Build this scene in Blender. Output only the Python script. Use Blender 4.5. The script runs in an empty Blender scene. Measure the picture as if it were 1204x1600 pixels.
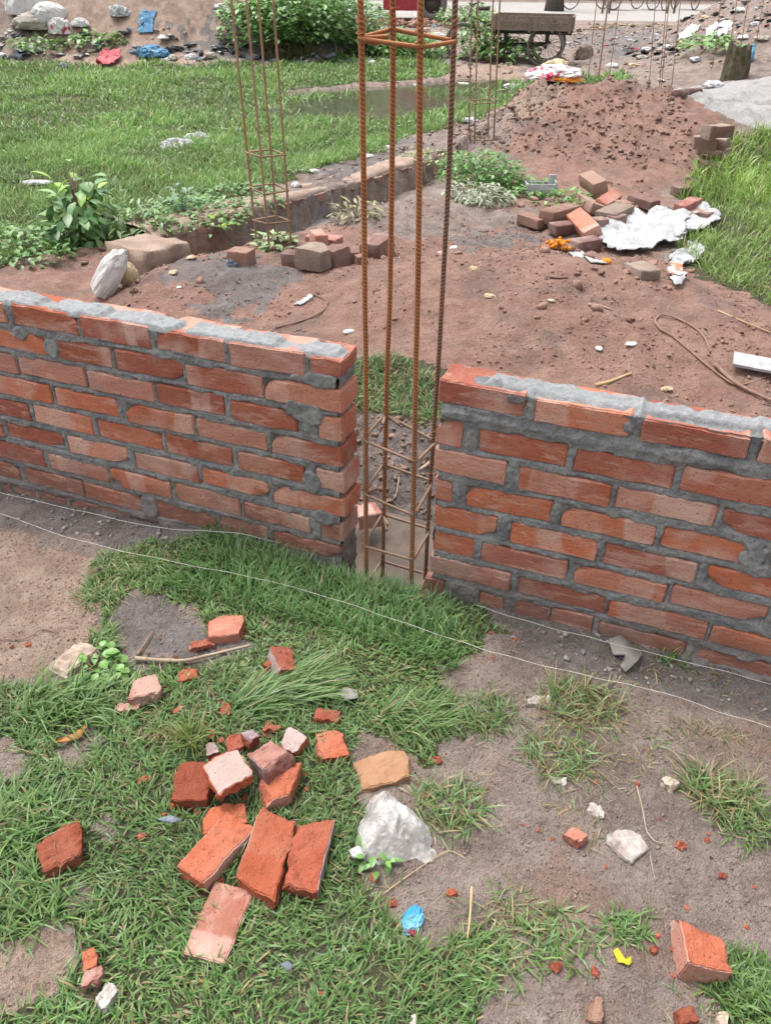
import bpy, math, random
import numpy as np
from mathutils import Vector, Matrix, Euler, noise as mn
R_=math.radians
scene=bpy.context.scene
# ---------------------------------------------------------------- camera
FPX=1265.0; PITCH=R_(34.5); ROLL=R_(.7); CAMH=1.6
Fv=np.array([0,math.cos(PITCH),-math.sin(PITCH)]); Uv=np.array([0,math.sin(PITCH),math.cos(PITCH)]); Xv=np.array([1.,0,0])
XR=math.cos(ROLL)*Xv+math.sin(ROLL)*Uv; UR=-math.sin(ROLL)*Xv+math.cos(ROLL)*Uv
cam=bpy.data.cameras.new('camera'); camo=bpy.data.objects.new('camera',cam); scene.collection.objects.link(camo)
camo.matrix_world=Matrix(((XR[0],UR[0],-Fv[0],0),(XR[1],UR[1],-Fv[1],0),(XR[2],UR[2],-Fv[2],CAMH),(0,0,0,1)))
cam.sensor_fit='VERTICAL'; cam.sensor_height=24; cam.lens=24*FPX/1600; cam.clip_start=.05; cam.clip_end=2000
scene.camera=camo
# ---------------------------------------------------------------- sky, sun, exposure (bright overcast)
SUN_EL=R_(68); SUN_AZ=R_(-50)      # azimuth measured from +Y towards +X
w=bpy.data.worlds.new('World'); scene.world=w; w.use_nodes=True
nt=w.node_tree; nt.nodes.clear()
sky=nt.nodes.new('ShaderNodeTexSky'); sky.sky_type='NISHITA'; sky.sun_disc=False; sky.sun_elevation=SUN_EL; sky.sun_rotation=SUN_AZ
sky.air_density=1.0; sky.dust_density=5.0; sky.ozone_density=1.0
hs=nt.nodes.new('ShaderNodeHueSaturation'); hs.inputs['Saturation'].default_value=.22
bg=nt.nodes.new('ShaderNodeBackground'); bg.inputs['Strength'].default_value=.14
ow=nt.nodes.new('ShaderNodeOutputWorld')
nt.links.new(sky.outputs[0],hs.inputs['Color']); nt.links.new(hs.outputs[0],bg.inputs[0]); nt.links.new(bg.outputs[0],ow.inputs[0])
sl=bpy.data.lights.new('sun','SUN'); sl.energy=1.1; sl.angle=R_(22); sl.color=(1,.965,.92)
so=bpy.data.objects.new('sun',sl); scene.collection.objects.link(so)
sd=Vector((math.sin(SUN_AZ)*math.cos(SUN_EL),math.cos(SUN_AZ)*math.cos(SUN_EL),math.sin(SUN_EL)))
so.rotation_euler=sd.to_track_quat('Z','Y').to_euler()
vs=scene.view_settings; vs.view_transform='Standard'; vs.look='None'; vs.gamma=1; vs.use_curve_mapping=False
vs.exposure=1.25
# ---------------------------------------------------------------- numeric helpers
rng=np.random.default_rng(7); random.seed(7)
def _h(ix,iy,iz,seed):
    n=(ix*374761393+iy*668265263+iz*2147483647+seed*974634721)&0xffffffff
    n=((n^(n>>13))*1274126177)&0xffffffff
    n=((n^(n>>16))*2246822519)&0xffffffff
    return ((n^(n>>13))&0xffffff)/float(0xffffff)
def vn(x,y,z=0.,seed=0):
    x=np.asarray(x,float);y=np.asarray(y,float);z=np.broadcast_to(np.asarray(z,float),x.shape)
    xi=np.floor(x).astype(np.int64);yi=np.floor(y).astype(np.int64);zi=np.floor(z).astype(np.int64)
    fx=x-xi;fy=y-yi;fz=z-zi
    fx=fx*fx*(3-2*fx);fy=fy*fy*(3-2*fy);fz=fz*fz*(3-2*fz)
    r=0
    for dx in(0,1):
        for dy in(0,1):
            for dz in(0,1):
                wt=(fx if dx else 1-fx)*(fy if dy else 1-fy)*(fz if dz else 1-fz)
                r=r+wt*_h(xi+dx,yi+dy,zi+dz,seed)
    return r*2-1
def fbm(x,y,z=0.,o=4,seed=0,g=.5):
    a=1;s=0;t=0
    for i in range(o):
        s=s+a*vn(np.asarray(x)*2**i,np.asarray(y)*2**i,np.asarray(z)*2**i,seed+i*17);t+=a;a*=g
    return s/t
def sm(a,b,x):
    t=np.clip((np.asarray(x,float)-a)/(b-a),0,1);return t*t*(3-2*t)
def ray(u,v): return Fv+(u-602)/FPX*XR+(800-v)/FPX*UR
def G(u,v,z=0.):
    r=ray(u,v);k=(z-CAMH)/r[2];return np.array([r[0]*k,r[1]*k,z])
# the line of the wall: s along it, n behind its front face
WA=R_(-21.1); WD=1.8305; WT=np.array([math.cos(WA),math.sin(WA)]); WN=np.array([-math.sin(WA),math.cos(WA)])
def wp(s,n,z): return Vector((WT[0]*s+WN[0]*(WD+n),WT[1]*s+WN[1]*(WD+n),z))
def wsn(x,y): return x*WT[0]+y*WT[1], x*WN[0]+y*WN[1]-WD
def inpoly(px,py,poly):
    px=np.asarray(px);c=np.zeros(px.shape,bool);n=len(poly)
    for i in range(n):
        x1,y1=poly[i];x2,y2=poly[i-1]
        if y1==y2: continue
        c^=((y1>py)!=(y2>py))&(px<(x2-x1)*(py-y1)/(y2-y1)+x1)
    return c
def gpoly(p): return [tuple(G(u,max(v,-30))[:2]) for u,v in p]
def segd(x,y,pts):
    d=np.full(np.shape(x),1e9);sg=np.zeros(np.shape(x))
    for (ax,ay),(bx,by) in zip(pts[:-1],pts[1:]):
        L2=(bx-ax)**2+(by-ay)**2
        t=np.clip(((x-ax)*(bx-ax)+(y-ay)*(by-ay))/L2,0,1)
        e=np.hypot(x-ax-t*(bx-ax),y-ay-t*(by-ay))
        cr=(bx-ax)*(y-ay)-(by-ay)*(x-ax)
        m=e<d;d=np.where(m,e,d);sg=np.where(m,np.sign(cr),sg)
    return d,sg
# ---------------------------------------------------------------- terrain shape
FOOT=[tuple(G(u,v)[:2]) for u,v in((190,395),(300,368),(470,322),(650,268),(760,232),(880,200))]   # top edge of the old footing, trench side
def bump(x,y,c,rx,ry,h,rot=0.,p=2.):
    dx=x-c[0];dy=y-c[1];ca,sa=math.cos(rot),math.sin(rot)
    q=((dx*ca+dy*sa)/rx)**2+((-dx*sa+dy*ca)/ry)**2
    return h*np.exp(-q**(p/2))
PUD=[gpoly([(425,160),(455,145),(480,138),(560,134),(640,128),(690,124),(720,120),(800,122),(900,128),(990,132),(1000,150),(900,153),(800,152),(720,162),(690,178),(640,186),(560,192),(470,186)])]
PUDG=G(640,155)
def H0(x,y):
    x=np.asarray(x,float);y=np.asarray(y,float)
    s,n=wsn(x,y)
    z=-.05*sm(-1.3,-2.3,s)*sm(-1.2,-.1,n)*(1-sm(.2,.6,n))
    # pit between the two walls
    ps=1-sm(.17,.36,np.abs(s+.74+.33*np.clip(n,0,1.5))); z=z-.30*ps*sm(-.05,.02,n)*(1-sm(.22,.95,n))
    z=z+ps*sm(.3,.5,n)*(1-sm(.9,1.1,n))*.05*fbm(x*12,y*12,0,3,15)
    # trench beside the footing
    d,sg=segd(x,y,FOOT); tr=np.where(sg<0,d,-d)     # >0 on the camera side
    endf=sm(-1.75,-1.2,x)*(1-sm(.35,1.0,x))
    z=z-.13*endf*sm(.0,.04,tr)*(1-sm(.30,.60,tr))
    z=z+.10*endf*sm(.45,.8,tr)*(1-sm(.9,1.6,tr))*sm(2.6,3.2,y)
    z=z+.05*(1-sm(.25,1.0,np.abs(tr+.3)))*(tr<.02)*sm(-1.9,-1.2,x)*(1-sm(2.4,3.0,x))   # earth banked along the far side
    z=z+bump(x,y,G(860,500)[:2],1.15,.8,.27)+bump(x,y,G(560,470)[:2],.6,.45,.07)+bump(x,y,(1.9,3.3),.7,.5,.10)
    # spoil heaps
    z=z+bump(x,y,(2.15,8.85),1.25,.95,.40,p=2.4)+bump(x,y,(2.75,7.9),.6,.5,.12)+bump(x,y,(1.72,9.7),.42,.36,.22)
    z=z+bump(x,y,(4.9,9.9),2.3,1.7,.60)
    z=z+bump(x,y,(-4.3,19.0),2.7,2.0,1.6,p=2.8)+bump(x,y,(-9.5,19.0),3.5,2.3,1.45,p=2.8)+bump(x,y,(-1.4,20.),1.6,1.3,.45)+bump(x,y,(-1.6,17.4),.9,.5,.22)
    z=z+bump(x,y,(9.2,18.0),3.2,4.2,1.7,p=2.4)+bump(x,y,(6.2,15.2),1.2,1.2,.25)
    for p in PUD:
        cx=x+.12*vn(x*2,y*2,0,3);cy=y+.12*vn(x*2,y*2,5,4)
        z=z-.07*inpoly(cx,cy,p)
    return z
def H(x,y):
    x=np.asarray(x,float);y=np.asarray(y,float)
    r=np.hypot(x,y);z=H0(x,y)
    mid=sm(2.2,3.2,y);far=sm(12,16,y)*(1-sm(26,29,y))
    z=z+.009*fbm(x*7,y*7,0,3,11)*(1+1.5*mid)+.0065*fbm(x*26,y*26,0,3,21,.65)
    z=z+.045*mid*fbm(x*2.2,y*2.2,0,4,31)*(1-.5*far)+.022*mid*(1-sm(9,11,y))*(np.abs(fbm(x*7,y*7,0,3,33))-.2)
    heap=np.clip(bump(x,y,(2.15,8.85),1.3,1.05,1)+bump(x,y,(1.72,9.95),.5,.5,1),0,1)
    z=z+heap*(.22*(np.abs(fbm(x*2.6,y*2.6,0,4,41))-.12)+.05*fbm(x*11,y*11,0,3,43))
    z=z+far*.10*fbm(x*1.5,y*1.5,0,3,51)
    return z
def hit(u,v,t0=1.0,t1=60):
    r=ray(u,v); t=np.geomspace(t0,t1,1400); p=np.array([0,0,CAMH])+t[:,None]*r
    b=np.nonzero(p[:,2]<H(p[:,0],p[:,1]))[0]
    if len(b)==0: return G(u,max(v,-20))
    i=b[0]; q=p[i]; return np.array([q[0],q[1],float(H(q[0],q[1]))])
# ---------------------------------------------------------------- scene helpers
COL=scene.collection
def tag(o,label=None,cat=None,group=None,kind=None):
    if label:o['label']=label
    if cat:o['category']=cat
    if group:o['group']=group
    if kind:o['kind']=kind
    return o
def mk(name,V,F,mat,parent=None,smooth=True,loc=None,rot=None,mi=None,mats=None):
    me=bpy.data.meshes.new(name); me.from_pydata([tuple(map(float,p)) for p in V],[],[tuple(map(int,f)) for f in F]); me.update()
    if mats: 
        for m in mats: me.materials.append(m)
        if mi is not None: me.polygons.foreach_set('material_index',np.asarray(mi,np.int32))
    elif mat: me.materials.append(mat)
    if smooth: me.polygons.foreach_set('use_smooth',np.ones(len(me.polygons),bool))
    o=bpy.data.objects.new(name,me); COL.objects.link(o)
    if parent: o.parent=parent
    if loc is not None: o.location=loc
    if rot is not None: o.rotation_euler=rot
    return o
def mkfast(name,V,F,mat,parent=None,smooth=True,col=None,cname='col'):
    """V (n,3) float array; F list of (m,k) int arrays."""
    me=bpy.data.meshes.new(name); V=np.asarray(V,np.float32)
    me.vertices.add(len(V)); me.vertices.foreach_set('co',V.ravel())
    Fs=[np.asarray(f,np.int32) for f in F if len(f)]
    nl=sum(f.size for f in Fs); npoly=sum(len(f) for f in Fs)
    me.loops.add(nl); me.polygons.add(npoly)
    me.loops.foreach_set('vertex_index',np.concatenate([f.ravel() for f in Fs]))
    ls=[];tot=0
    for f in Fs:
        ls.append(tot+np.arange(len(f))*f.shape[1]); tot+=f.size
    me.polygons.foreach_set('loop_start',np.concatenate(ls).astype(np.int32))
    if smooth: me.polygons.foreach_set('use_smooth',np.ones(npoly,bool))
    me.update(calc_edges=True)
    if col is not None:
        at=me.color_attributes.new(cname,'FLOAT_COLOR','POINT'); c=np.ones((len(V),4),np.float32); c[:,:col.shape[1]]=col; at.data.foreach_set('color',c.ravel())
    if mat: me.materials.append(mat)
    o=bpy.data.objects.new(name,me); COL.objects.link(o)
    if parent:o.parent=parent
    return o
def empty(name,loc=(0,0,0),rot=(0,0,0)):
    o=bpy.data.objects.new(name,None); COL.objects.link(o); o.location=loc; o.rotation_euler=rot; o.empty_display_size=.05; return o
def gridfaces(nr,nc,off=0):
    i=np.arange(nr-1)[:,None]*nc+np.arange(nc-1)[None,:]; i=i.ravel()+off
    return np.stack([i,i+1,i+nc+1,i+nc],1)
def tube(pts,r,seg=8,taper=None,closed=False,cap=True):
    P=[Vector(map(float,p)) for p in pts]; n=len(P); V=[];F=[]
    up=Vector((.13,.27,.95)) 
    for i in range(n):
        a=P[i-1] if(i>0 or closed) else P[i]; b=P[(i+1)%n] if(i<n-1 or closed) else P[i]
        d=(b-a).normalized()
        if abs(d.dot(up))>.97: up=Vector((.95,.2,.1))
        x=d.cross(up).normalized(); y=d.cross(x)
        rr=r if np.isscalar(r) else r[i]
        for k in range(seg):
            th=2*math.pi*k/seg; V.append(P[i]+(x*math.cos(th)+y*math.sin(th))*rr)
    m=n if closed else n-1
    for i in range(m):
        for k in range(seg):
            a=i*seg+k;b=i*seg+(k+1)%seg;j=(i+1)%n
            F.append((a,b,j*seg+(k+1)%seg,j*seg+k))
    if cap and not closed: F.append(tuple(range(seg))[::-1]); F.append(tuple((n-1)*seg+k for k in range(seg)))
    return V,F
def join(parts):
    V=[];F=[]
    for v,f in parts:
        o=len(V); V+=list(v); F+=[tuple(i+o for i in q) for q in f]
    return V,F
def box(c,d,rz=0.):
    V=[];ca,sa=math.cos(rz),math.sin(rz)
    for x in(-.5,.5):
        for y in(-.5,.5):
            for z in(-.5,.5):
                X,Y=x*d[0],y*d[1]; V.append((c[0]+X*ca-Y*sa,c[1]+X*sa+Y*ca,c[2]+z*d[2]))
    return V,[(0,1,3,2),(4,6,7,5),(0,4,5,1),(2,3,7,6),(0,2,6,4),(1,5,7,3)]
def boxgrid(nx,ny,nz,eps=None):
    """unit cube surface grid; returns verts (-1..1), faces, face ids (0..5 = -x +x -y +y -z +z)"""
    D={};V=[];F=[];I=[]
    def vid(p):
        k=tuple(round(c,5) for c in p)
        if k not in D: D[k]=len(V);V.append(k)
        return D[k]
    N=(nx,ny,nz)
    for ax in range(3):
        a,b=[i for i in range(3) if i!=ax]
        for sgn in(-1,1):
            for i in range(N[a]):
                for j in range(N[b]):
                    q=[]
                    for di,dj in((0,0),(1,0),(1,1),(0,1)):
                        p=[0,0,0];p[ax]=sgn;p[a]=-1+2*(i+di)/N[a];p[b]=-1+2*(j+dj)/N[b];q.append(vid(p))
                    flip=(sgn<0)!=(ax==1)
                    F.append(q[::-1] if flip else q);I.append(ax*2+(sgn>0))
    V=np.array(V,float)
    if eps:
        for ax in range(3):
            t=(V[:,ax]+1)/2*N[ax];c=V[:,ax].copy();i=np.round(t).astype(int)
            c=np.where(i==1,-1+eps[ax],np.where(i==N[ax]-1,1-eps[ax],np.where((i>1)&(i<N[ax]-1),-1+eps[ax]+(2-2*eps[ax])*(t-1)/max(1,N[ax]-2),c)));V[:,ax]=c
    return V,F,I
_ico={}
def ico(sub):
    if sub in _ico: return _ico[sub]
    import bmesh
    bm=bmesh.new(); bmesh.ops.create_icosphere(bm,subdivisions=sub,radius=1); bm.verts.ensure_lookup_table()
    V=np.array([v.co[:] for v in bm.verts]);F=np.array([[v.index for v in f.verts] for f in bm.faces]);bm.free()
    _ico[sub]=(V,F);return _ico[sub]
def crisp(o,a=38):
    o.data.set_sharp_from_angle(angle=R_(a));return o
# ---------------------------------------------------------------- materials
def M(name):
    m=bpy.data.materials.new(name);m.use_nodes=True;t=m.node_tree;t.nodes.clear()
    return m,t
class N:
    def __init__(s,t): s.t=t
    def n(s,ty,**k):
        o=s.t.nodes.new(ty)
        for a,b in k.items(): setattr(o,a,b)
        return o
    def l(s,a,b): s.t.links.new(a,b)
    def val(s,sock,x):
        if hasattr(x,'is_output'): s.l(x,sock)
        else: sock.default_value=x
    def math(s,op,a,b=0.,c=0.,clamp=False):
        o=s.n('ShaderNodeMath',operation=op,use_clamp=clamp); s.val(o.inputs[0],a);s.val(o.inputs[1],b);s.val(o.inputs[2],c);return o.outputs[0]
    def mix(s,f,a,b,mode='MIX'):
        o=s.n('ShaderNodeMix',data_type='RGBA',blend_type=mode); s.val(o.inputs[0],f)
        for i,x in((6,a),(7,b)):
            if hasattr(x,'is_output'): s.l(x,o.inputs[i])
            else:o.inputs[i].default_value=(x[0],x[1],x[2],1)
        return o.outputs[2]
    def noise(s,vec,scale,detail=4.,rough=.55,dist=0.):
        o=s.n('ShaderNodeTexNoise'); o.inputs['Scale'].default_value=scale;o.inputs['Detail'].default_value=detail;o.inputs['Roughness'].default_value=rough;o.inputs['Distortion'].default_value=dist
        if vec is not None:s.l(vec,o.inputs['Vector'])
        return o.outputs['Fac']
    def vor(s,vec,scale,feature='F1',out='Distance'):
        o=s.n('ShaderNodeTexVoronoi',feature=feature);o.inputs['Scale'].default_value=scale
        if vec is not None:s.l(vec,o.inputs['Vector'])
        return o.outputs[out]
    def ramp(s,f,a,b):   # smooth 0..1 between a and b
        o=s.n('ShaderNodeMapRange',interpolation_type='SMOOTHSTEP');s.val(o.inputs[0],f);s.val(o.inputs[1],a);s.val(o.inputs[2],b);return o.outputs[0]
    def geo(s): return s.n('ShaderNodeNewGeometry').outputs['Position']
    def obj(s,spread=37.):
        tc=s.n('ShaderNodeTexCoord');oi=s.n('ShaderNodeObjectInfo')
        v=s.n('ShaderNodeVectorMath',operation='ADD'); s.l(tc.outputs['Object'],v.inputs[0])
        c=s.n('ShaderNodeCombineXYZ'); k=s.math('MULTIPLY',oi.outputs['Random'],spread)
        for i in range(3): s.l(k,c.inputs[i])
        s.l(c.outputs[0],v.inputs[1]); return v.outputs[0],oi.outputs['Random'],tc.outputs['Object']
    def out(s,col,rough=.9,bump=None,bstr=.4,bdist=.01,spec=.3,**kw):
        p=s.n('ShaderNodeBsdfPrincipled');o=s.n('ShaderNodeOutputMaterial')
        if hasattr(col,'is_output'): s.l(col,p.inputs['Base Color'])
        else:p.inputs['Base Color'].default_value=(*col,1)
        s.val(p.inputs['Roughness'],rough);p.inputs['Specular IOR Level'].default_value=spec
        for k,v in kw.items(): s.val(p.inputs[k.replace('_',' ')],v)
        if bump is not None:
            b=s.n('ShaderNodeBump');b.inputs['Strength'].default_value=bstr;b.inputs['Distance'].default_value=bdist;s.l(bump,b.inputs['Height']);s.l(b.outputs[0],p.inputs['Normal'])
        s.l(p.outputs[0],o.inputs[0]);return p
def simple(name,c1,c2,scale=30,rough=.8,bstr=.3,bscale=None,bdist=.004,spec=.3,dirty=False,**kw):
    m,t=M(name);k=N(t);v,r,ob=k.obj()
    f=k.noise(v,scale,5,.6);col=k.mix(k.ramp(f,.3,.7),c1,c2)
    col=k.mix(k.math('MULTIPLY',r,.35),col,[c*.6 for c in c1])
    b=k.noise(v,bscale or scale*3,5,.6)
    col=k.mix(k.math('MULTIPLY',k.ramp(k.noise(v,scale*4,5,.7),.5,.68),.4),col,[c*.45 for c in c1])
    if dirty: col=k.mix(k.math('MULTIPLY',k.ramp(k.noise(v,scale*.9,5,.7),.42,.62),.75),col,(.22,.155,.125))
    k.out(col,rough,b,bstr,bdist,spec,**kw);return m
def m_ground():
    m,t=M('earth');k=N(t);P=k.geo()
    a=k.n('ShaderNodeVertexColor',layer_name='zone');sp=k.n('ShaderNodeSeparateColor');k.l(a.outputs['Color'],sp.inputs[0])
    b=k.n('ShaderNodeVertexColor',layer_name='zone2');sq=k.n('ShaderNodeSeparateColor');k.l(b.outputs['Color'],sq.inputs[0])
    n1=k.noise(P,1.3,6,.6);n2=k.noise(P,9,6,.65);n3=k.noise(P,60,5,.7);n4=k.noise(P,220,3,.6);n5=k.noise(P,3.5,5,.6,.6)
    mud=k.mix(k.ramp(n2,.3,.7),(.22,.168,.145),(.37,.30,.262))
    mud=k.mix(k.math('MULTIPLY',k.ramp(n5,.5,.68),.55),mud,(.32,.19,.13))
    red=k.mix(k.ramp(n2,.25,.75),(.255,.138,.103),(.41,.25,.195))
    red=k.mix(k.math('MULTIPLY',k.ramp(n5,.50,.70),.6),red,(.21,.155,.14))
    tan=k.mix(k.ramp(n2,.3,.7),(.31,.21,.16),(.45,.335,.265))
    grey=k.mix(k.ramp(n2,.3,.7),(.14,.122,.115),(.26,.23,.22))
    turf=k.mix(k.ramp(n3,.3,.7),(.05,.06,.025),(.11,.105,.05))
    sand=k.mix(k.ramp(n2,.3,.7),(.40,.39,.38),(.50,.49,.48))
    jit=k.math('ADD',k.math('MULTIPLY',k.math('SUBTRACT',k.noise(P,14,5,.7),.5),1.1),k.math('MULTIPLY',k.math('SUBTRACT',k.noise(P,2.5,4,.6),.5),.7))
    def msk(s): return k.ramp(k.math('ADD',s,jit),.35,.62)
    col=k.mix(msk(sp.outputs['Red']),mud,red)
    col=k.mix(msk(sp.outputs['Blue']),col,tan)
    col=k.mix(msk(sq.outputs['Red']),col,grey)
    col=k.mix(msk(sq.outputs['Green']),col,sand)
    col=k.mix(msk(sp.outputs['Green']),col,turf)
    damp=k.ramp(k.noise(P,2.6,5,.65,.8),.50,.64);col=k.mix(k.math('MULTIPLY',damp,.42),col,(.125,.10,.088))
    road=k.mix(k.ramp(n2,.3,.7),(.38,.36,.34),(.46,.44,.42))
    col=k.mix(sq.outputs['Blue'],col,road)
    # grain, pebbles, brick dust
    col=k.mix(k.math('MULTIPLY',k.ramp(n3,.50,.66),.45),col,(.10,.072,.06),'MIX')
    col=k.mix(k.math('MULTIPLY',k.ramp(k.noise(P,130,3,.7),.54,.68),.40),col,(.09,.065,.055),'MIX')
    col=k.mix(k.math('MULTIPLY',k.ramp(n4,.56,.70),.45),col,(.50,.41,.36))
    vd=k.vor(P,85);col=k.mix(k.math('MULTIPLY',k.math('LESS_THAN',vd,.20),k.ramp(n1,.5,.62)),col,(.36,.10,.06))
    bmp=k.math('ADD',k.math('MULTIPLY',n3,.9),k.math('ADD',k.math('MULTIPLY',n4,.5),k.math('MULTIPLY',n2,.8)))
    wet=k.ramp(k.noise(P,4,4,.6),.5,.75)
    k.out(col,k.math('SUBTRACT',.95,k.math('MULTIPLY',wet,.38)),bmp,1.,.028,.3);return m
def m_brick(name,base=(.43,.118,.064),light=(.52,.215,.145),pale=(.62,.42,.345),pamt=1.,dirt=True,rough_bump=.5):
    m,t=M(name);k=N(t);v,r,ob=k.obj()
    n1=k.noise(v,14,5,.65);n2=k.noise(v,70,5,.7);n3=k.noise(v,5,3,.5,.5);n4=k.noise(v,260,3,.6)
    col=k.mix(k.ramp(n1,.28,.72),base,light)
    hue=k.mix(k.ramp(k.math('FRACT',k.math('MULTIPLY',r,7.3)),.1,.9),[c*f for c,f in zip(base,(.62,.68,.9))],[c*f for c,f in zip(base,(1.34,1.55,1.4))])
    col=k.mix(.6,col,hue)
    r2=k.math('FRACT',k.math('MULTIPLY',r,17.1))
    col=k.mix(k.math('MULTIPLY',k.ramp(r2,.70,.97),.30*pamt),col,pale)
    col=k.mix(k.math('MULTIPLY',k.math('SUBTRACT',1.,k.ramp(r2,.05,.28)),.55),col,[c*.5 for c in base])
    # kiln scum: pale bands with straight edges where the brick stood clear of its neighbours
    sx=k.n('ShaderNodeSeparateXYZ');k.l(ob,sx.inputs[0])
    c0=k.math('MULTIPLY',k.math('SUBTRACT',k.math('FRACT',k.math('MULTIPLY',r,13.7)),.5),.24)
    hw=k.math('MULTIPLY_ADD',k.math('FRACT',k.math('MULTIPLY',r,29.3)),.055,.012)
    xx=k.math('ADD',sx.outputs['X'],k.math('MULTIPLY',sx.outputs['Z'],k.math('MULTIPLY',k.math('SUBTRACT',k.math('FRACT',k.math('MULTIPLY',r,51.)),.5),.6)))
    dd=k.math('ABSOLUTE',k.math('SUBTRACT',k.math('ADD',xx,k.math('MULTIPLY',k.math('SUBTRACT',n2,.5),.016)),c0))
    band=k.math('SUBTRACT',1.,k.ramp(k.math('SUBTRACT',dd,hw),-.003,.007))
    on=k.math('MULTIPLY',k.ramp(k.math('FRACT',k.math('MULTIPLY',r,91.)),.35,.9),.9)
    pm=k.math('MULTIPLY',k.math('MULTIPLY',band,on),k.math('MULTIPLY_ADD',k.ramp(n1,.35,.7),.55,.35))
    col=k.mix(k.math('MULTIPLY',pm,pamt),col,pale)
    col=k.mix(k.math('MULTIPLY',k.ramp(n3,.48,.70),.6*pamt),col,pale)
    # dark pits and mortar stains
    col=k.mix(k.math('MULTIPLY',k.ramp(n2,.60,.75),.5),col,(.16,.04,.025))
    if dirt:
        col=k.mix(k.math('MULTIPLY',k.ramp(k.noise(v,17,6,.75,.6),.56,.68),.50),col,(.28,.26,.25))
        pz=k.n('ShaderNodeSeparateXYZ');k.l(k.geo(),pz.inputs[0])
        low=k.math('SUBTRACT',1.,k.ramp(k.math('ADD',pz.outputs['Z'],k.math('MULTIPLY',k.math('SUBTRACT',k.noise(k.geo(),9,4),.5),.22)),.03,.20))
        col=k.mix(k.math('MULTIPLY',low,.66),col,(.22,.125,.10))
    mp=k.n('ShaderNodeMapping');mp.inputs['Scale'].default_value=(.35,1.,1.6);k.l(v,mp.inputs[0])
    st=k.noise(mp.outputs[0],42,6,.7,.8)
    col=k.mix(k.math('MULTIPLY',k.ramp(st,.58,.72),.24),col,(.22,.065,.045))
    col=k.mix(k.math('MULTIPLY',k.ramp(k.noise(mp.outputs[0],26,5,.7,.5),.52,.66),.42*pamt),col,pale)
    pit=k.math('LESS_THAN',k.vor(v,75),.13);col=k.mix(k.math('MULTIPLY',pit,.7),col,(.10,.03,.02))
    bmp=k.math('ADD',k.math('MULTIPLY',st,.6),k.math('ADD',k.math('MULTIPLY',n2,.9),k.math('MULTIPLY',n4,.5)))
    bmp=k.math('SUBTRACT',bmp,k.math('MULTIPLY',pit,.5))
    k.out(col,.92,bmp,min(1.,rough_bump*1.7),.009,.2);return m
def m_mortar():
    m,t=M('mortar_cement');k=N(t);P=k.geo()
    n1=k.noise(P,11,5,.6);n2=k.noise(P,75,5,.7);n3=k.noise(P,300,3,.6)
    col=k.mix(k.ramp(n1,.3,.7),(.17,.175,.178),(.31,.31,.305))
    col=k.mix(k.math('MULTIPLY',k.ramp(n2,.55,.75),.5),col,(.42,.42,.42))
    col=k.mix(k.math('MULTIPLY',k.ramp(n3,.6,.72),.5),col,(.06,.06,.06))
    col=k.mix(k.math('MULTIPLY',k.ramp(k.noise(P,150,4,.75),.50,.64),.5),col,(.10,.10,.10))
    col=k.mix(k.math('MULTIPLY',k.ramp(k.noise(P,28,5,.7,.7),.52,.66),.45),col,(.42,.41,.40))
    nz=k.n('ShaderNodeSeparateXYZ');k.l(P,nz.inputs[0])
    low=k.math('SUBTRACT',1.,k.ramp(k.math('ADD',nz.outputs['Z'],k.math('MULTIPLY',k.math('SUBTRACT',k.noise(P,9,4),.5),.2)),.02,.2))
    col=k.mix(k.math('MULTIPLY',low,.5),col,(.18,.135,.115))
    dry=k.ramp(nz.outputs['Z'],.692,.702)    # the top bed has dried out pale
    col=k.mix(k.math('MULTIPLY',dry,.8),col,k.mix(k.ramp(n2,.35,.65),(.23,.24,.25),(.34,.345,.35)))
    bmp=k.math('ADD',k.math('MULTIPLY',n1,.5),k.math('ADD',n2,k.math('MULTIPLY',n3,.5)))
    k.out(col,.92,bmp,.8,.008,.25);return m
def m_rust(name,a,b,c):
    m,t=M(name);k=N(t);P=k.geo()
    n1=k.noise(P,6,5,.6);n2=k.noise(P,90,4,.7)
    col=k.mix(k.ramp(n1,.35,.65),a,b);col=k.mix(k.math('MULTIPLY',k.ramp(n2,.5,.7),.6),col,c)
    pz=k.n('ShaderNodeSeparateXYZ');k.l(P,pz.inputs[0]);lo=k.math('SUBTRACT',1.,k.ramp(k.math('ADD',pz.outputs['Z'],k.math('MULTIPLY',k.math('SUBTRACT',k.noise(P,8,4,.6),.5),.7)),.35,.85))
    col=k.mix(k.math('MULTIPLY',lo,.6),col,(.22,.15,.105))
    col=k.mix(k.math('MULTIPLY',k.ramp(k.noise(P,22,5,.7),.60,.70),.6),col,(.30,.26,.23))
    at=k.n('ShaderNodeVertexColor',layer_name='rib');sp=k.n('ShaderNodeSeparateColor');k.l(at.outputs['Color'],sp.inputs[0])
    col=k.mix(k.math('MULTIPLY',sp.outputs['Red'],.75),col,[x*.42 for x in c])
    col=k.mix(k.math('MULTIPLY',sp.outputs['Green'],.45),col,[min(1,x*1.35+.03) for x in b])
    k.out(col,.8,n2,.3,.002,.35);return m
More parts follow.
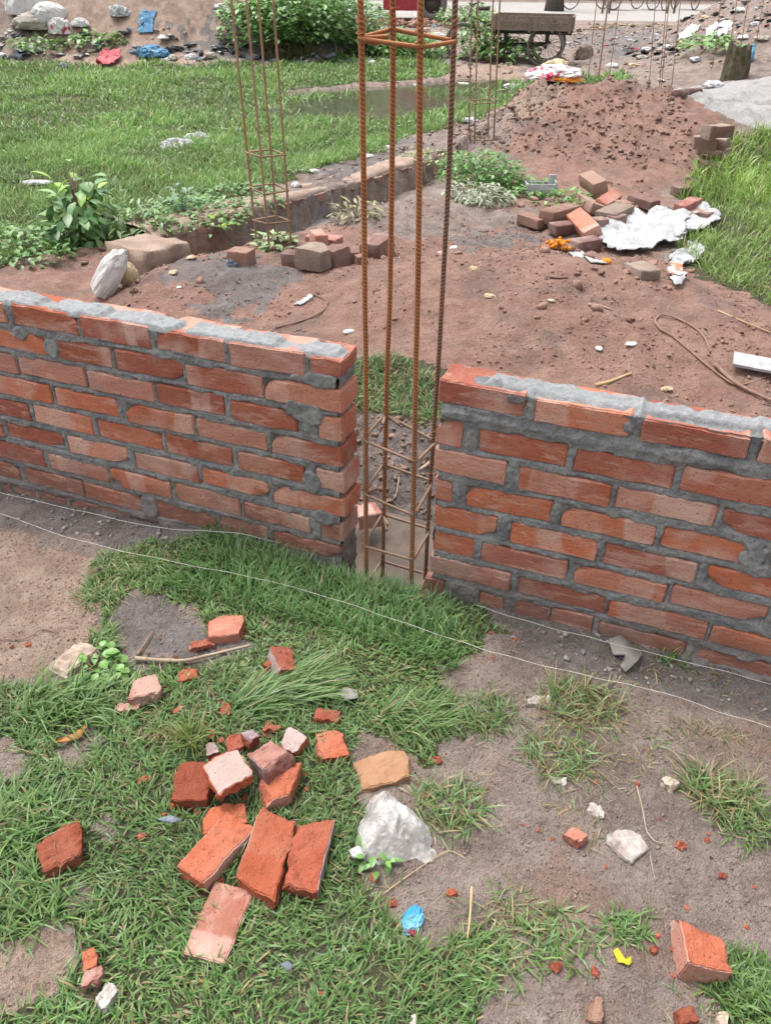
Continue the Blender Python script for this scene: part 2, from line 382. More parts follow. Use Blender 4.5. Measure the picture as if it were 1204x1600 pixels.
def m_leaf(name,trans=.35,rough=.42):
    m,t=M(name);k=N(t)
    a=k.n('ShaderNodeVertexColor',layer_name='col')
    p=k.n('ShaderNodeBsdfPrincipled');p.inputs['Roughness'].default_value=rough;p.inputs['Specular IOR Level'].default_value=.5
    k.l(a.outputs['Color'],p.inputs['Base Color'])
    tr=k.n('ShaderNodeBsdfTranslucent');k.l(a.outputs['Color'],tr.inputs['Color'])
    mx=k.n('ShaderNodeMixShader');mx.inputs[0].default_value=trans
    k.l(p.outputs[0],mx.inputs[1]);k.l(tr.outputs[0],mx.inputs[2])
    o=k.n('ShaderNodeOutputMaterial');k.l(mx.outputs[0],o.inputs[0]);return m
def m_plastic(name,c1,c2,alpha=1.,spots=None,rough=.35):
    m,t=M(name);k=N(t);v,r,ob=k.obj()
    n1=k.noise(v,12,4,.6,1.);n2=k.noise(v,38,5,.65,2.2)
    col=k.mix(k.ramp(n1,.35,.65),c1,c2)
    if spots: col=k.mix(k.ramp(k.noise(v,9,3,.5),spots[1],spots[1]+.06),col,spots[0])
    p=k.n('ShaderNodeBsdfPrincipled');p.inputs['Roughness'].default_value=rough;p.inputs['Specular IOR Level'].default_value=.5
    k.l(col,p.inputs['Base Color'])
    b=k.n('ShaderNodeBump');b.inputs['Strength'].default_value=.8;b.inputs['Distance'].default_value=.012;k.l(n2,b.inputs['Height']);k.l(b.outputs[0],p.inputs['Normal'])
    tl=k.n('ShaderNodeBsdfTranslucent');k.l(col,tl.inputs['Color'])
    mx=k.n('ShaderNodeMixShader');mx.inputs[0].default_value=.25;k.l(p.outputs[0],mx.inputs[1]);k.l(tl.outputs[0],mx.inputs[2])
    res=mx.outputs[0]
    if alpha<1:
        tp=k.n('ShaderNodeBsdfTransparent');m2=k.n('ShaderNodeMixShader')
        k.l(k.math('MULTIPLY_ADD',k.ramp(n1,.4,.6),1-alpha,alpha-.5*(1-alpha)),m2.inputs[0]);k.l(tp.outputs[0],m2.inputs[1]);k.l(res,m2.inputs[2]);res=m2.outputs[0]
    o=k.n('ShaderNodeOutputMaterial');k.l(res,o.inputs[0]);return m
def m_water(name,col,rough=.06):
    m,t=M(name);k=N(t);P=k.geo()
    c=k.mix(k.ramp(k.noise(P,7,5,.65,1.),.35,.65),col,[x*.55 for x in col])
    k.out(c,rough,k.noise(P,18,3,.5),.03,.01,.35);return m
MAT=dict(
 earth=m_ground(),brick=m_brick('fired_brick'),rough=m_brick('broken_brick',(.36,.085,.045),(.44,.14,.078),(.48,.28,.2),.3,False,.9),
 skin=m_brick('brick_skin',(.35,.125,.088),(.43,.205,.152),(.53,.35,.295),1.,False,.4),pale=m_brick('pale_brick_skin',(.30,.20,.19),(.36,.265,.25),(.42,.33,.31),1.,False,.3),
 old=m_brick('old_brick',(.24,.125,.097),(.31,.185,.148),(.37,.28,.24),.8,False,.6),
 mortar=m_mortar(),
 rust=m_rust('rusty_steel',(.33,.115,.04),(.44,.18,.065),(.22,.075,.03)),rustb=m_rust('dull_steel',(.19,.10,.065),(.27,.14,.085),(.11,.07,.05)),
 rustf=m_rust('weathered_steel',(.28,.16,.09),(.34,.22,.14),(.16,.10,.07)),
 grass=m_leaf('grass_blade'),leaf=m_leaf('leaf',.25,.4),
 clod=simple('soil_clod',(.22,.125,.095),(.33,.21,.165),40,.95,.6),mudc=simple('mud_clod',(.17,.125,.105),(.28,.215,.185),40,.9,.6),
 greyc=simple('cement_crumb',(.16,.15,.145),(.30,.28,.27),40,.95,.6),
 stone=simple('pale_stone',(.46,.36,.27),(.60,.50,.40),18,.85,.8,60,.008,dirty=True),greyst=simple('grey_stone',(.36,.335,.31),(.50,.47,.44),25,.7,.7,dirty=True),
 sandst=simple('brown_stone',(.33,.175,.095),(.42,.25,.15),16,.9,.6,90,.005),
 conc=simple('old_concrete',(.20,.155,.125),(.33,.25,.20),9,.95,.7,60,.01),
 footing=simple('footing_earth',(.25,.18,.14),(.38,.285,.23),8,.95,.7,50,.012),
 wood=simple('weathered_wood',(.16,.125,.10),(.28,.225,.18),22,.85,.4),stick=simple('dry_stick',(.33,.24,.17),(.46,.37,.28),30,.85,.3),
 root=simple('dry_root',(.20,.12,.085),(.30,.20,.15),30,.9,.3),
 straw=simple('straw',(.42,.29,.14),(.52,.40,.22),20,.9,.2),
 iron=simple('dark_iron',(.05,.045,.04),(.09,.075,.06),20,.6,.2),rubber=simple('tyre_rubber',(.13,.12,.11),(.24,.22,.20),20,.8,.2),
 string=simple('nylon_string',(.54,.52,.48),(.62,.60,.56),60,.7,.1),
 bagclear=m_plastic('clear_bag',(.62,.58,.56),(.80,.79,.78),.66,((.50,.40,.33),.62),.12),
 white=m_plastic('white_plastic',(.46,.46,.47),(.63,.63,.64),1.,None,.35),sack=m_plastic('woven_sack',(.62,.61,.59),(.74,.73,.72),1.,((.46,.43,.39),.66),.7),
 sackd=m_plastic('dirty_sack',(.38,.34,.29),(.50,.46,.40),1.,None,.8),sacky=m_plastic('stained_sack',(.50,.38,.22),(.62,.52,.36),1.,None,.7),
 blue=m_plastic('blue_sack',(.06,.20,.36),(.12,.32,.50),1.,((.65,.68,.70),.64),.6),wrap=m_plastic('wrapper_blue',(.05,.35,.62),(.25,.55,.75),1.,((.75,.78,.8),.55),.3),
 redp=m_plastic('red_plastic',(.55,.07,.10),(.65,.16,.18),1.,None,.5),pinkw=m_plastic('red_white_bag',(.75,.72,.72),(.8,.78,.78),1.,((.6,.08,.14),.55),.45),
 orange=m_plastic('orange_petals',(.75,.24,.015),(.85,.42,.03),1.,((.6,.10,.01),.6),.7),yellow=m_plastic('yellow_petal',(.80,.70,.03),(.88,.80,.06),1.,None,.6),
 pouch=m_plastic('foil_pouch',(.62,.22,.12),(.7,.35,.2),1.,((.78,.76,.73),.5),.35),black=m_plastic('black_plastic',(.02,.02,.022),(.05,.05,.055),1.,None,.35),
 bluegrey=m_plastic('grey_blue_plastic',(.18,.22,.27),(.30,.33,.37),1.,None,.4),rag=simple('grey_rag',(.24,.225,.20),(.36,.34,.31),25,.9,.6),
 deadleaf=simple('dead_leaf',(.36,.15,.04),(.45,.23,.08),30,.6,.3),
 pitw=m_water('muddy_water',(.105,.072,.050),.35),pudw=m_water('puddle_water',(.09,.088,.06),.10),
 redpaint=simple('red_paint',(.34,.035,.045),(.42,.06,.07),8,.5,.1),bark=simple('bark',(.06,.05,.045),(.12,.10,.085),14,.9,.8),
 moss=simple('mossy_wood',(.05,.055,.025),(.16,.13,.09),14,.9,.8),
)
# ---------------------------------------------------------------- ground zones
TURF=[gpoly(p) for p in(
 [(-250,1085),(0,1075),(60,1062),(120,1050),(185,1030),(170,990),(140,930),(125,890),(190,858),(330,832),(450,850),(545,880),(590,905),(690,915),(770,955),(790,985),(735,1020),(700,1050),(735,1100),(700,1150),(655,1172),(545,1178),(560,1240),(570,1330),(570,1385),(610,1400),(640,1460),(735,1470),(745,1600),(745,1900),(-250,1900)],
 [(1125,1515),(1160,1490),(1204,1478),(1400,1470),(1400,1900),(1090,1900),(1115,1600)],
 )]
TURFHOLE=[gpoly(p) for p in(
 [(175,965),(215,930),(300,950),(318,1000),(400,1012),(330,1040),(230,1050),(190,1030)],
 [(-150,1500),(0,1468),(50,1442),(110,1452),(118,1510),(70,1565),(0,1588),(-150,1620)],
 [(-60,1150),(20,1155),(60,1190),(20,1215),(-60,1210)],[(82,1150),(130,1135),(160,1160),(120,1195),(85,1190)],
 [(0,1265),(45,1265),(40,1310),(0,1320)],[(60,1375),(140,1380),(150,1425),(105,1430)],[(150,1280),(185,1262),(190,1310),(160,1322)],
 [(595,1170),(650,1175),(640,1225),(590,1235)],
 )]
MEADOW=[gpoly(p) for p in(
 [(-500,470),(-100,425),(0,412),(60,402),(110,392),(160,384),(235,360),(330,340),(400,318),(450,296),(520,266),(575,250),(640,228),(700,216),(735,225),(790,205),(800,188),(780,180),(820,160),(850,152),(740,158),(700,172),(640,182),(560,190),(470,184),(430,160),(460,140),(560,130),(690,120),(700,106),(690,90),(640,78),(560,80),(530,95),(480,104),(380,104),(200,106),(0,100),(-500,92)],
 [(1062,305),(1085,285),(1110,266),(1204,250),(1600,240),(1600,600),(1300,540),(1204,512),(1150,480),(1080,450),(1040,405),(1110,345)],
 [(812,126),(860,118),(980,116),(985,136),(905,140),(830,137)],[(715,262),(760,262),(800,290),(790,300)],
 )]
REDZ=[gpoly(p) for p in([(200,470),(330,410),(480,420),(560,400),(700,380),(820,345),(1000,400),(1160,490),(1400,560),(1400,900),(200,900)],
 [(780,330),(800,250),(860,210),(900,160),(1000,140),(1060,170),(1110,230),(1130,260),(1050,310),(900,330)],[(760,215),(800,165),(850,150),(880,165),(850,205)],
 [(120,110),(130,60),(160,20),(200,0),(330,0),(350,60),(370,85),(300,92),(200,90)])]
TANZ=[gpoly(p) for p in([(-300,830),(0,822),(90,842),(140,868),(150,930),(180,985),(60,1060),(-300,1080)],[(-150,1500),(0,1468),(50,1442),(110,1452),(118,1510),(70,1565),(0,1588),(-150,1620)],
 [(690,105),(800,100),(830,120),(700,124)],[(780,190),(900,165),(860,230),(790,240)])]
GREYZ=[gpoly(p) for p in([(175,965),(215,930),(300,950),(318,1000),(400,1012),(330,1040),(230,1050),(190,1030)],[(440,360),(520,300),(560,290),(560,360),(480,380)],
 [(460,300),(560,240),(640,232),(660,262),(560,290)],[(250,450),(380,420),(480,470),(350,520)],[(700,375),(800,350),(820,380),(720,400)],
 [(280,95),(400,85),(560,60),(560,95),(400,104)],[(870,60),(1000,30),(1030,90),(940,100)])]
SANDZ=[gpoly([(1025,170),(1090,155),(1204,134),(1500,100),(1500,225),(1204,232),(1150,225),(1060,195)])]
def anyp(polys,x,y,amp=.03,seed=1):
    r=np.hypot(x,y);a=amp*(.4+.35*r)
    X=x+a*fbm(x*9,y*9,0,3,seed);Y=y+a*fbm(x*9,y*9,3,3,seed+5)
    m=np.zeros(np.shape(x),bool)
    for p in polys:m|=inpoly(X,Y,p)
    return m
def turfmask(x,y): return anyp(TURF,x,y,.10,3)&~anyp(TURFHOLE,x,y,.04,9)
# ---------------------------------------------------------------- ground sheet
ys=list(np.linspace(-6,.3,26))
y=.3;st=.012
while y<700:
    ys.append(y)
    st=.008 if y<2.4 else(.008+(y-2.4)*.0085)
    y+=st
ys=np.array(ys);nc=430
q=np.linspace(-1,1,nc);q=np.concatenate([[-12,-6,-3.5,-2.2,-1.6,-1.3,-1.12],q,[1.12,1.3,1.6,2.2,3.5,6,12]])
wy=np.maximum(1.45,.60*ys+.75)
X=q[None,:]*wy[:,None];Y=np.repeat(ys[:,None],len(q),1)
Z=H(X,Y)
Z=np.where(Y>26,Z*(1-sm(26,29,Y)),Z)
zone=np.zeros(X.shape+(4,),np.float32);zone[...,3]=1;zone2=zone.copy()
s_,n_=wsn(X,Y)
back=(n_>.06)
zone[...,0]=anyp(REDZ,X,Y,.14,13)|(back&(Y>2)&(n_<3.2))
zone[...,1]=turfmask(X,Y)&~back|anyp(MEADOW,X,Y,.05,17)|(back&(n_>.97)&(n_<1.4)&(np.abs(s_+1.1)<.30+.1*vn(X*9,Y*9)))
zone[...,2]=anyp(TANZ,X,Y,.05,23)|(np.hypot((X+4.3)/2.5,(Y-17.9)/2.3)<1)
ftr,fsg=segd(X,Y,FOOT)
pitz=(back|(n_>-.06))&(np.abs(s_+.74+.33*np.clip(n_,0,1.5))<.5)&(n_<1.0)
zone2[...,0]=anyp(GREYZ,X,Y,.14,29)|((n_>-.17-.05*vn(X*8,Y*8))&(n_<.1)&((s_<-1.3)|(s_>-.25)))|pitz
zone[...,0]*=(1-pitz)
zone2[...,1]=(np.hypot((X-5.0)/2.5,(Y-9.8)/1.95)+.06*fbm(X*3,Y*3,0,3,37)<1)
zone2[...,2]=((Y>29.5)&(Y<41))
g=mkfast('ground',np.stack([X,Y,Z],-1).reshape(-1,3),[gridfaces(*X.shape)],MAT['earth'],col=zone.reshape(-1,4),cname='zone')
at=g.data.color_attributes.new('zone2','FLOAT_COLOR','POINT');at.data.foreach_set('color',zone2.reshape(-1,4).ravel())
tag(g,'bare red and grey earth with grassy patches around the brick walls','ground',kind='structure')
# water
def sheet(name,poly,z,mat):
    c=np.mean(poly,0);V=[(p[0],p[1],z) for p in poly];return mk(name,V,[tuple(range(len(V)))],mat,smooth=False)
pw=[tuple(wp(s,n,0)[:2]) for s,n in((-1.1,-.05),(-.4,-.05),(-.4,.5),(-1.1,.5))]
tag(sheet('pit_water',pw,-.115,MAT['pitw']),'muddy beige water in the pit between the two walls','water',kind='structure')
pp=[tuple(np.array(p)+(np.array(p)-np.mean(PUD[0],0))*.06) for p in PUD[0]]
tag(sheet('puddle_water',pp,-.032,MAT['pudw']),'still dark puddle in the meadow','water',kind='structure')
# ---------------------------------------------------------------- brick walls
LB=[(1,-2.006,-1.989,0.635,0.695,0.000),(1,-1.950,-1.708,0.642,0.702,-0.001),(1,-1.697,-1.454,0.635,0.705,-0.007),(1,-1.432,-1.199,0.643,0.703,-0.041),(1,-1.183,-0.951,0.638,0.704,0.054),(1,-0.931,-0.841,0.634,0.703,-0.033),(2,-2.034,-1.852,0.552,0.607,0.008),(2,-1.808,-1.606,0.552,0.609,0.025),(2,-1.592,-1.347,0.552,0.613,0.006),(2,-1.341,-1.085,0.543,0.612,0.025),(2,-1.078,-0.840,0.548,0.617,0.036),(3,-2.064,-1.995,0.458,0.521,-0.008),(3,-1.982,-1.722,0.469,0.530,0.029),(3,-1.710,-1.468,0.462,0.519,-0.010),(3,-1.454,-1.221,0.464,0.527,-0.002),(3,-1.195,-0.982,0.458,0.516,0.006),(3,-0.913,-0.844,0.455,0.530,0.060),(4,-2.090,-1.881,0.377,0.441,0.008),(4,-1.859,-1.620,0.383,0.435,0.010),(4,-1.584,-1.340,0.374,0.436,0.037),(4,-1.328,-1.089,0.373,0.431,-0.037),(4,-1.072,-0.845,0.368,0.434,-0.001),(5,-2.121,-1.996,0.289,0.344,0.031),(5,-1.972,-1.735,0.291,0.354,-0.027),(5,-1.713,-1.467,0.290,0.352,0.011),(5,-1.452,-1.213,0.289,0.349,-0.031),(5,-1.193,-0.966,0.289,0.343,0.003),(5,-0.926,-0.841,0.279,0.351,0.060),(6,-2.151,-2.134,0.199,0.249,0.000),(6,-2.113,-1.877,0.209,0.257,-0.037),(6,-1.855,-1.618,0.200,0.263,0.034),(6,-1.586,-1.346,0.196,0.260,0.005),(6,-1.334,-1.097,0.201,0.253,-0.052),(6,-1.077,-0.837,0.190,0.251,0.060),(7,-2.179,-1.982,0.109,0.174,0.027),(7,-1.960,-1.714,0.112,0.166,-0.013),(7,-1.701,-1.465,0.107,0.166,0.009),(7,-1.444,-1.208,0.105,0.173,-0.018),(7,-1.186,-0.959,0.106,0.158,-0.025),(7,-0.919,-0.846,0.096,0.164,0.060),(8,-2.207,-2.113,0.026,0.081,-0.016),(8,-2.087,-1.839,0.027,0.085,0.006),(8,-1.829,-1.592,0.021,0.081,0.015),(8,-1.539,-1.302,0.012,0.067,-0.032),(8,-1.286,-1.111,0.035,0.084,0.016),(8,-1.089,-0.853,0.031,0.076,0.030),(9,-2.233,-2.184,-0.049,-0.004,0.000),(9,-2.176,-2.070,-0.062,-0.016,-0.015),(9,-2.048,-1.927,-0.058,-0.010,0.054),(9,-1.914,-1.785,-0.055,-0.003,-0.020),(9,-1.777,-1.653,-0.054,-0.006,0.059),(9,-1.645,-1.536,-0.055,-0.007,0.008),(9,-1.464,-1.406,-0.080,-0.030,0.000),(9,-1.390,-1.272,-0.058,-0.014,0.060),]
RB=[(1,-0.564,-0.335,0.640,0.697,-0.039),(1,-0.308,-0.076,0.637,0.694,0.035),(1,-0.045,0.192,0.639,0.688,0.002),(1,0.220,0.243,0.637,0.697,0.000),(2,-0.563,-0.494,0.513,0.591,-0.060),(2,-0.447,-0.216,0.518,0.577,0.005),(2,-0.190,0.049,0.514,0.572,0.028),(2,0.071,0.270,0.526,0.593,0.009),(3,-0.563,-0.365,0.430,0.497,-0.053),(3,-0.328,-0.089,0.425,0.492,0.025),(3,-0.074,0.164,0.436,0.491,-0.007),(3,0.184,0.296,0.431,0.487,0.026),(4,-0.559,-0.511,0.329,0.398,0.000),(4,-0.466,-0.234,0.338,0.403,0.036),(4,-0.200,0.037,0.340,0.396,-0.012),(4,0.058,0.301,0.348,0.404,-0.005),(5,-0.556,-0.373,0.240,0.315,0.020),(5,-0.332,-0.098,0.246,0.313,0.002),(5,-0.076,0.159,0.250,0.311,-0.004),(5,0.189,0.341,0.269,0.312,-0.018),(6,-0.552,-0.435,0.156,0.224,-0.060),(6,-0.410,-0.167,0.164,0.222,0.036),(6,-0.142,0.100,0.162,0.216,0.021),(6,0.118,0.336,0.172,0.229,0.011),(7,-0.561,-0.319,0.074,0.135,-0.024),(7,-0.291,-0.045,0.075,0.130,-0.028),(7,-0.035,0.225,0.072,0.130,0.019),(7,0.240,0.389,0.076,0.127,0.035),(8,-0.575,-0.518,-0.003,0.040,0.000),(8,-0.399,-0.330,-0.011,0.029,0.008),(8,-0.296,-0.197,-0.008,0.047,0.060),(8,-0.189,-0.070,0.004,0.055,0.060),]
SMEAR=[(-1.929,.609,.04,.022),(-1.83,.578,.026,.032),(-.965,.53,.06,.036),(-.924,.636,.07,.02),(-.944,.295,.027,.035),(-.912,.181,.05,.022),(-1.565,.042,.03,.042),
 (.273,.384,.03,.045),(.298,.334,.042,.018),(-.084,.673,.02,.034),(-.354,.69,.028,.02),(-.5,.61,.06,.012),(.06,.61,.12,.016)]
WALLT=.115
_bg=boxgrid(13,5,6,(.035,.08,.13))
def wall_brick(parent,s0,s1,z0,z1,tilt,seed,frog=False,first=False,last=False,ybk=WALLT):
    V=_bg[0];L=s1-s0;Hh=z1-z0;D=np.array([L,ybk,Hh])/2;Q=V*D;e=(np.abs(V)>.99).sum(1);P=np.zeros(V.shape);sd=seed*7
    for ax in range(3):
        a,b=[i for i in range(3) if i!=ax];sg=np.where(V[:,ax]>0,50.,0.)
        w=.0042*fbm(Q[:,a]*13+sg,Q[:,b]*13+sd,ax*9.,2,seed)+.0030*fbm(Q[:,a]*45+sg,Q[:,b]*45+sd,ax*9.,2,seed+3)
        if ax==1:w=w*.6
        P[:,ax]=V[:,ax]*(D[ax]+w-np.where((np.abs(V[:,ax])>.99)&(e>=2),.0028*(e-1),0))
    ck=random.Random(seed*3+1)
    if ck.random()<.45:     # a knocked-off corner
        cx,cz=ck.choice((-1,1)),ck.choice((-1,1));q=np.clip(1-np.hypot((Q[:,0]-cx*L/2)/.05,(Q[:,2]-cz*Hh/2)/.03),0,1)
        P[:,0]-=cx*q*.016;P[:,2]-=cz*q*.012;P[:,1]+=q*.012*(V[:,1]<0)
    if frog:
        m=(V[:,2]>.99)&(np.abs(V[:,0])<.8)&(np.abs(V[:,1])<.6);P[m,2]-=.009
    r=random.Random(seed)
    c=wp((s0+s1)/2,ybk/2+r.uniform(-.003,.003),(z0+z1)/2)
    return crisp(mk('brick',P,_bg[1],MAT['brick'],parent,True,c,(r.uniform(-.02,.02),-tilt,WA+r.uniform(-.008,.008))))
def build_wall(tab,s_lo,s_hi,free_end,label,seed0,topmask):
    root=empty('brick_wall',wp((s_lo+s_hi)/2,WALLT/2,0)); tag(root,label,'wall')
    root.rotation_euler=(0,0,0); inv=-Vector(root.location)
    rows={}
    for c,a,b,z0,z1,tl in tab: rows.setdefault(c,[]).append((a,b,z0,z1,tl))
    for c,l in rows.items():
        mz0=np.mean([k[2] for k in l]);mz1=np.mean([k[3] for k in l])
        rows[c]=[(a-.002,b+.002,.55*z0+.45*mz0-.003,.55*z1+.45*mz1+(.003 if c>1 else 0),.35*tl) for a,b,z0,z1,tl in l]
    R=[];seed=seed0
    allz={}
    for c,l in rows.items():
        z0=np.mean([k[2] for k in l]);z1=np.mean([k[3] for k in l]);allz[c]=(z0,z1)
        l.sort()
        R+=[(c,)+k for k in l]
        rr=random.Random(seed0+c)
        if free_end=='R':     # left wall: drop slivers at the frame edge and carry on to the left
            if l[0][1]-l[0][0]<.235 and c<9:
                R.remove((c,)+l[0]); b=l[0][1]; a=b-.24; R.append((c,a,b,l[0][2],l[0][3],0));cur=a
            else: cur=l[0][0]
            while cur-.25>s_lo: R.append((c,cur-.018-.24,cur-.018,z0,z1,0));cur-=.258
        else:
            k=l[-1]
            if k[1]-k[0]<.235 and c<8:
                R.remove((c,)+k); R.append((c,k[0],k[0]+.24,k[2],k[3],0));cur=k[0]+.24
            else: cur=k[1]
            while cur+.25<s_hi: R.append((c,cur+.018,cur+.258,z0,z1,0));cur+=.258
    # buried courses under the ground line
    cm=max(allz);zb=allz[cm][0]
    for j in range(3):
        z1=zb-.02-j*.085;cur=s_lo+.02+.06*(j%2)
        while cur+.24<=s_hi: R.append((20+j,cur,cur+.235,z1-.06,z1,0));cur+=.255
    for i,(c,a,b,z0,z1,tl) in enumerate(R):
        o=wall_brick(root,a,b,z0,z1+(.004 if c==1 else 0),tl,seed0+i*3,c==1,ybk=WALLT if c<20 else WALLT+.06)
        o.location=Vector(o.location)+inv
    # mortar: one rough sheet over the front, one on top, one on the end, and the core
    A=np.array([(a,b,z0,z1) for c,a,b,z0,z1,tl in R]);T=np.array([tl for *_,tl in R])
    ss=np.arange(s_lo+.01,s_hi-.009,.0040);zz=np.arange(-.28,.70,.0040)
    S,ZZ=np.meshgrid(ss,zz)
    D=np.full(S.shape,1e3)
    for (a,b,z0,z1),tl in zip(A,T):
        i0=np.searchsorted(ss,a-.05);i1=np.searchsorted(ss,b+.05);j0=np.searchsorted(zz,z0-.05);j1=np.searchsorted(zz,z1+.05)
        if i1<=i0 or j1<=j0: continue
        s=S[j0:j1,i0:i1];z=ZZ[j0:j1,i0:i1]-(s-(a+b)/2)*tl
        dx=np.maximum(a-s,s-b);dz=np.maximum(z0-z,z-z1);d=np.where((dx>0)&(dz>0),np.hypot(dx,dz),np.maximum(dx,dz))
        D[j0:j1,i0:i1]=np.minimum(D[j0:j1,i0:i1],d)
    nz=fbm(S*30,ZZ*30,0,3,seed0);nf=fbm(S*95,ZZ*95,0,3,seed0+4,.75)
    off=.0008+.0032*nz+.0042*nf
    edge=np.exp(-np.clip(D,0,None)/.0035)
    off=off+edge*(.011*sm(-.1,.5,vn(S*26,ZZ*26,0,seed0+8)))
    off=np.where(D<-.001,np.maximum(off,.006+np.clip(-D,0,.02)*.9),off)
    big=(D>.012);off=off-np.where(big,.004*np.abs(nf)+.003*sm(.012,.03,D),0)
    film=sm(.26,.46,fbm(S*9,ZZ*14,0,3,seed0+21))*np.exp(-np.clip(-D,0,None)/.010)
    off=np.where(D<0,off*(1-film)+film*(-.0012+.003*nf),off)
    for a,z,ra,rz in SMEAR:
        if not s_lo<a<s_hi: continue
        qd=((S-a)/ra)**2+((ZZ-z)/rz)**2+1.3*fbm(S*22,ZZ*22,0,4,seed0+33)
        k=1-sm(.75,1.15,qd);off=off*(1-k)+k*(-.0055+.0022*nz+.0022*nf)
    foot=1-sm(-.02,.045,ZZ+.05*fbm(S*7,ZZ*7,0,2,seed0+2))       # droppings along the base
    if free_end=='L': off=off-foot*sm(-.3,-.1,S)*(.02+.02*nz+.006*nf)
    else: off=off-foot*.5*(1-sm(-1.5,-1.2,S))*(.016+.02*nz+.006*nf)
    Px=WT[0]*S+WN[0]*(WD+off);Py=WT[1]*S+WN[1]*(WD+off)
    V=np.stack([Px,Py,ZZ],-1).reshape(-1,3);F=gridfaces(*S.shape)
    VV=[V];FF=[F];no=len(V)
    # top bed
    nn=np.arange(.004,WALLT-.003,.0048);ss2=np.arange(s_lo+.02,s_hi-.003,.0055);S2,N2=np.meshgrid(ss2,nn)
    tops=np.array([(a,b,z1) for c,a,b,z0,z1,tl in R if c==1]);tz=np.full(ss2.shape,.702)
    for a,b,z1 in tops: tz[(ss2>=a-.01)&(ss2<=b+.01)]=z1+.004
    mk_=topmask(S2,N2);nf2=fbm(S2*60,N2*60,0,4,seed0+50);nm2=fbm(S2*16,N2*22,0,3,seed0+51)
    mk2=sm(.28,.78,mk_+.45*nm2+.16*nf2)
    Z2=tz[None,:]+(-.0075*(1-mk2))+mk2*(.003+.006*(nm2+.4)+.005*nf2)
    Z2[0]=np.minimum(Z2[0],tz-.012);Z2[-1]=np.minimum(Z2[-1],tz-.012);Z2[1]=np.minimum(Z2[1],tz+.004)
    V2=np.stack([WT[0]*S2+WN[0]*(WD+N2),WT[1]*S2+WN[1]*(WD+N2),Z2],-1).reshape(-1,3)
    VV.append(V2);FF.append(gridfaces(*S2.shape,off=no));no+=len(V2)
    # end sheet
    nn=np.arange(.004,WALLT-.003,.005);N3,Z3=np.meshgrid(nn,zz[zz<.69]);se=s_hi if free_end=='R' else s_lo
    ends={}
    for c,a,b,z0,z1,tl in R: ends.setdefault(c,[]).append((b if free_end=='R' else a,z0,z1))
    ez=np.full(Z3.shape,se)
    nz3=fbm(N3*28,Z3*28,0,3,seed0+61);nf3=fbm(N3*90,Z3*90,0,3,seed0+62)
    sg=-1 if free_end=='R' else 1
    E3=se+sg*(.010+.009*nz3+.005*nf3)
    V3=np.stack([WT[0]*E3+WN[0]*(WD+N3),WT[1]*E3+WN[1]*(WD+N3),Z3],-1).reshape(-1,3)
    F3=gridfaces(*N3.shape,off=no)
    VV.append(V3);FF.append(F3[:,::-1]);no+=len(V3)
    # core
    a0,a1=(s_lo+.01,s_hi-.03) if free_end=='R' else(s_lo+.03,s_hi-.01)
    cv=[wp(s,n,z) for s in(a0,a1) for n in(.026,WALLT-.006) for z in(-.34,.66)]
    VV.append(np.array(cv));FF.append(np.array([(0,1,3,2),(4,6,7,5),(0,4,5,1),(2,3,7,6),(0,2,6,4),(1,5,7,3)])+no)
    V=np.concatenate(VV)-np.array(root.location)
    o=mkfast('mortar',V,FF,MAT['mortar'],root);return root
def lmask(S,N_):
    c=np.zeros(S.shape)
    for a,b in((-3.2,-1.87),(-1.82,-1.63),(-1.60,-1.37),(-1.33,-1.05),(-.98,-.86)):
        c=np.maximum(c,sm(a-.02,a+.02,S)*(1-sm(b-.02,b+.02,S)))
    return c*(1-.9*sm(.078,.098,N_))*(.35+.65*sm(.0,.02,N_))*1.05
def rmask(S,N_):
    d=.55*sm(-.47,-.33,S)+.5
    return np.where(S<-.40,.0+.9*sm(-.47,-.40,S)*sm(.03,.055,N_),d)*(1-.85*sm(.09,.104,N_))*(.25+.85*sm(.012,.045,N_-.02*sm(-.1,.1,S)))
left=build_wall(LB,-3.3,-.842,'R','low red brick wall whose end shows bricks stepping down beside the rebar',100,lmask)
right=build_wall(RB,-.562,1.75,'L','low red brick wall with a continuous grey mortar bed on top',900,rmask)
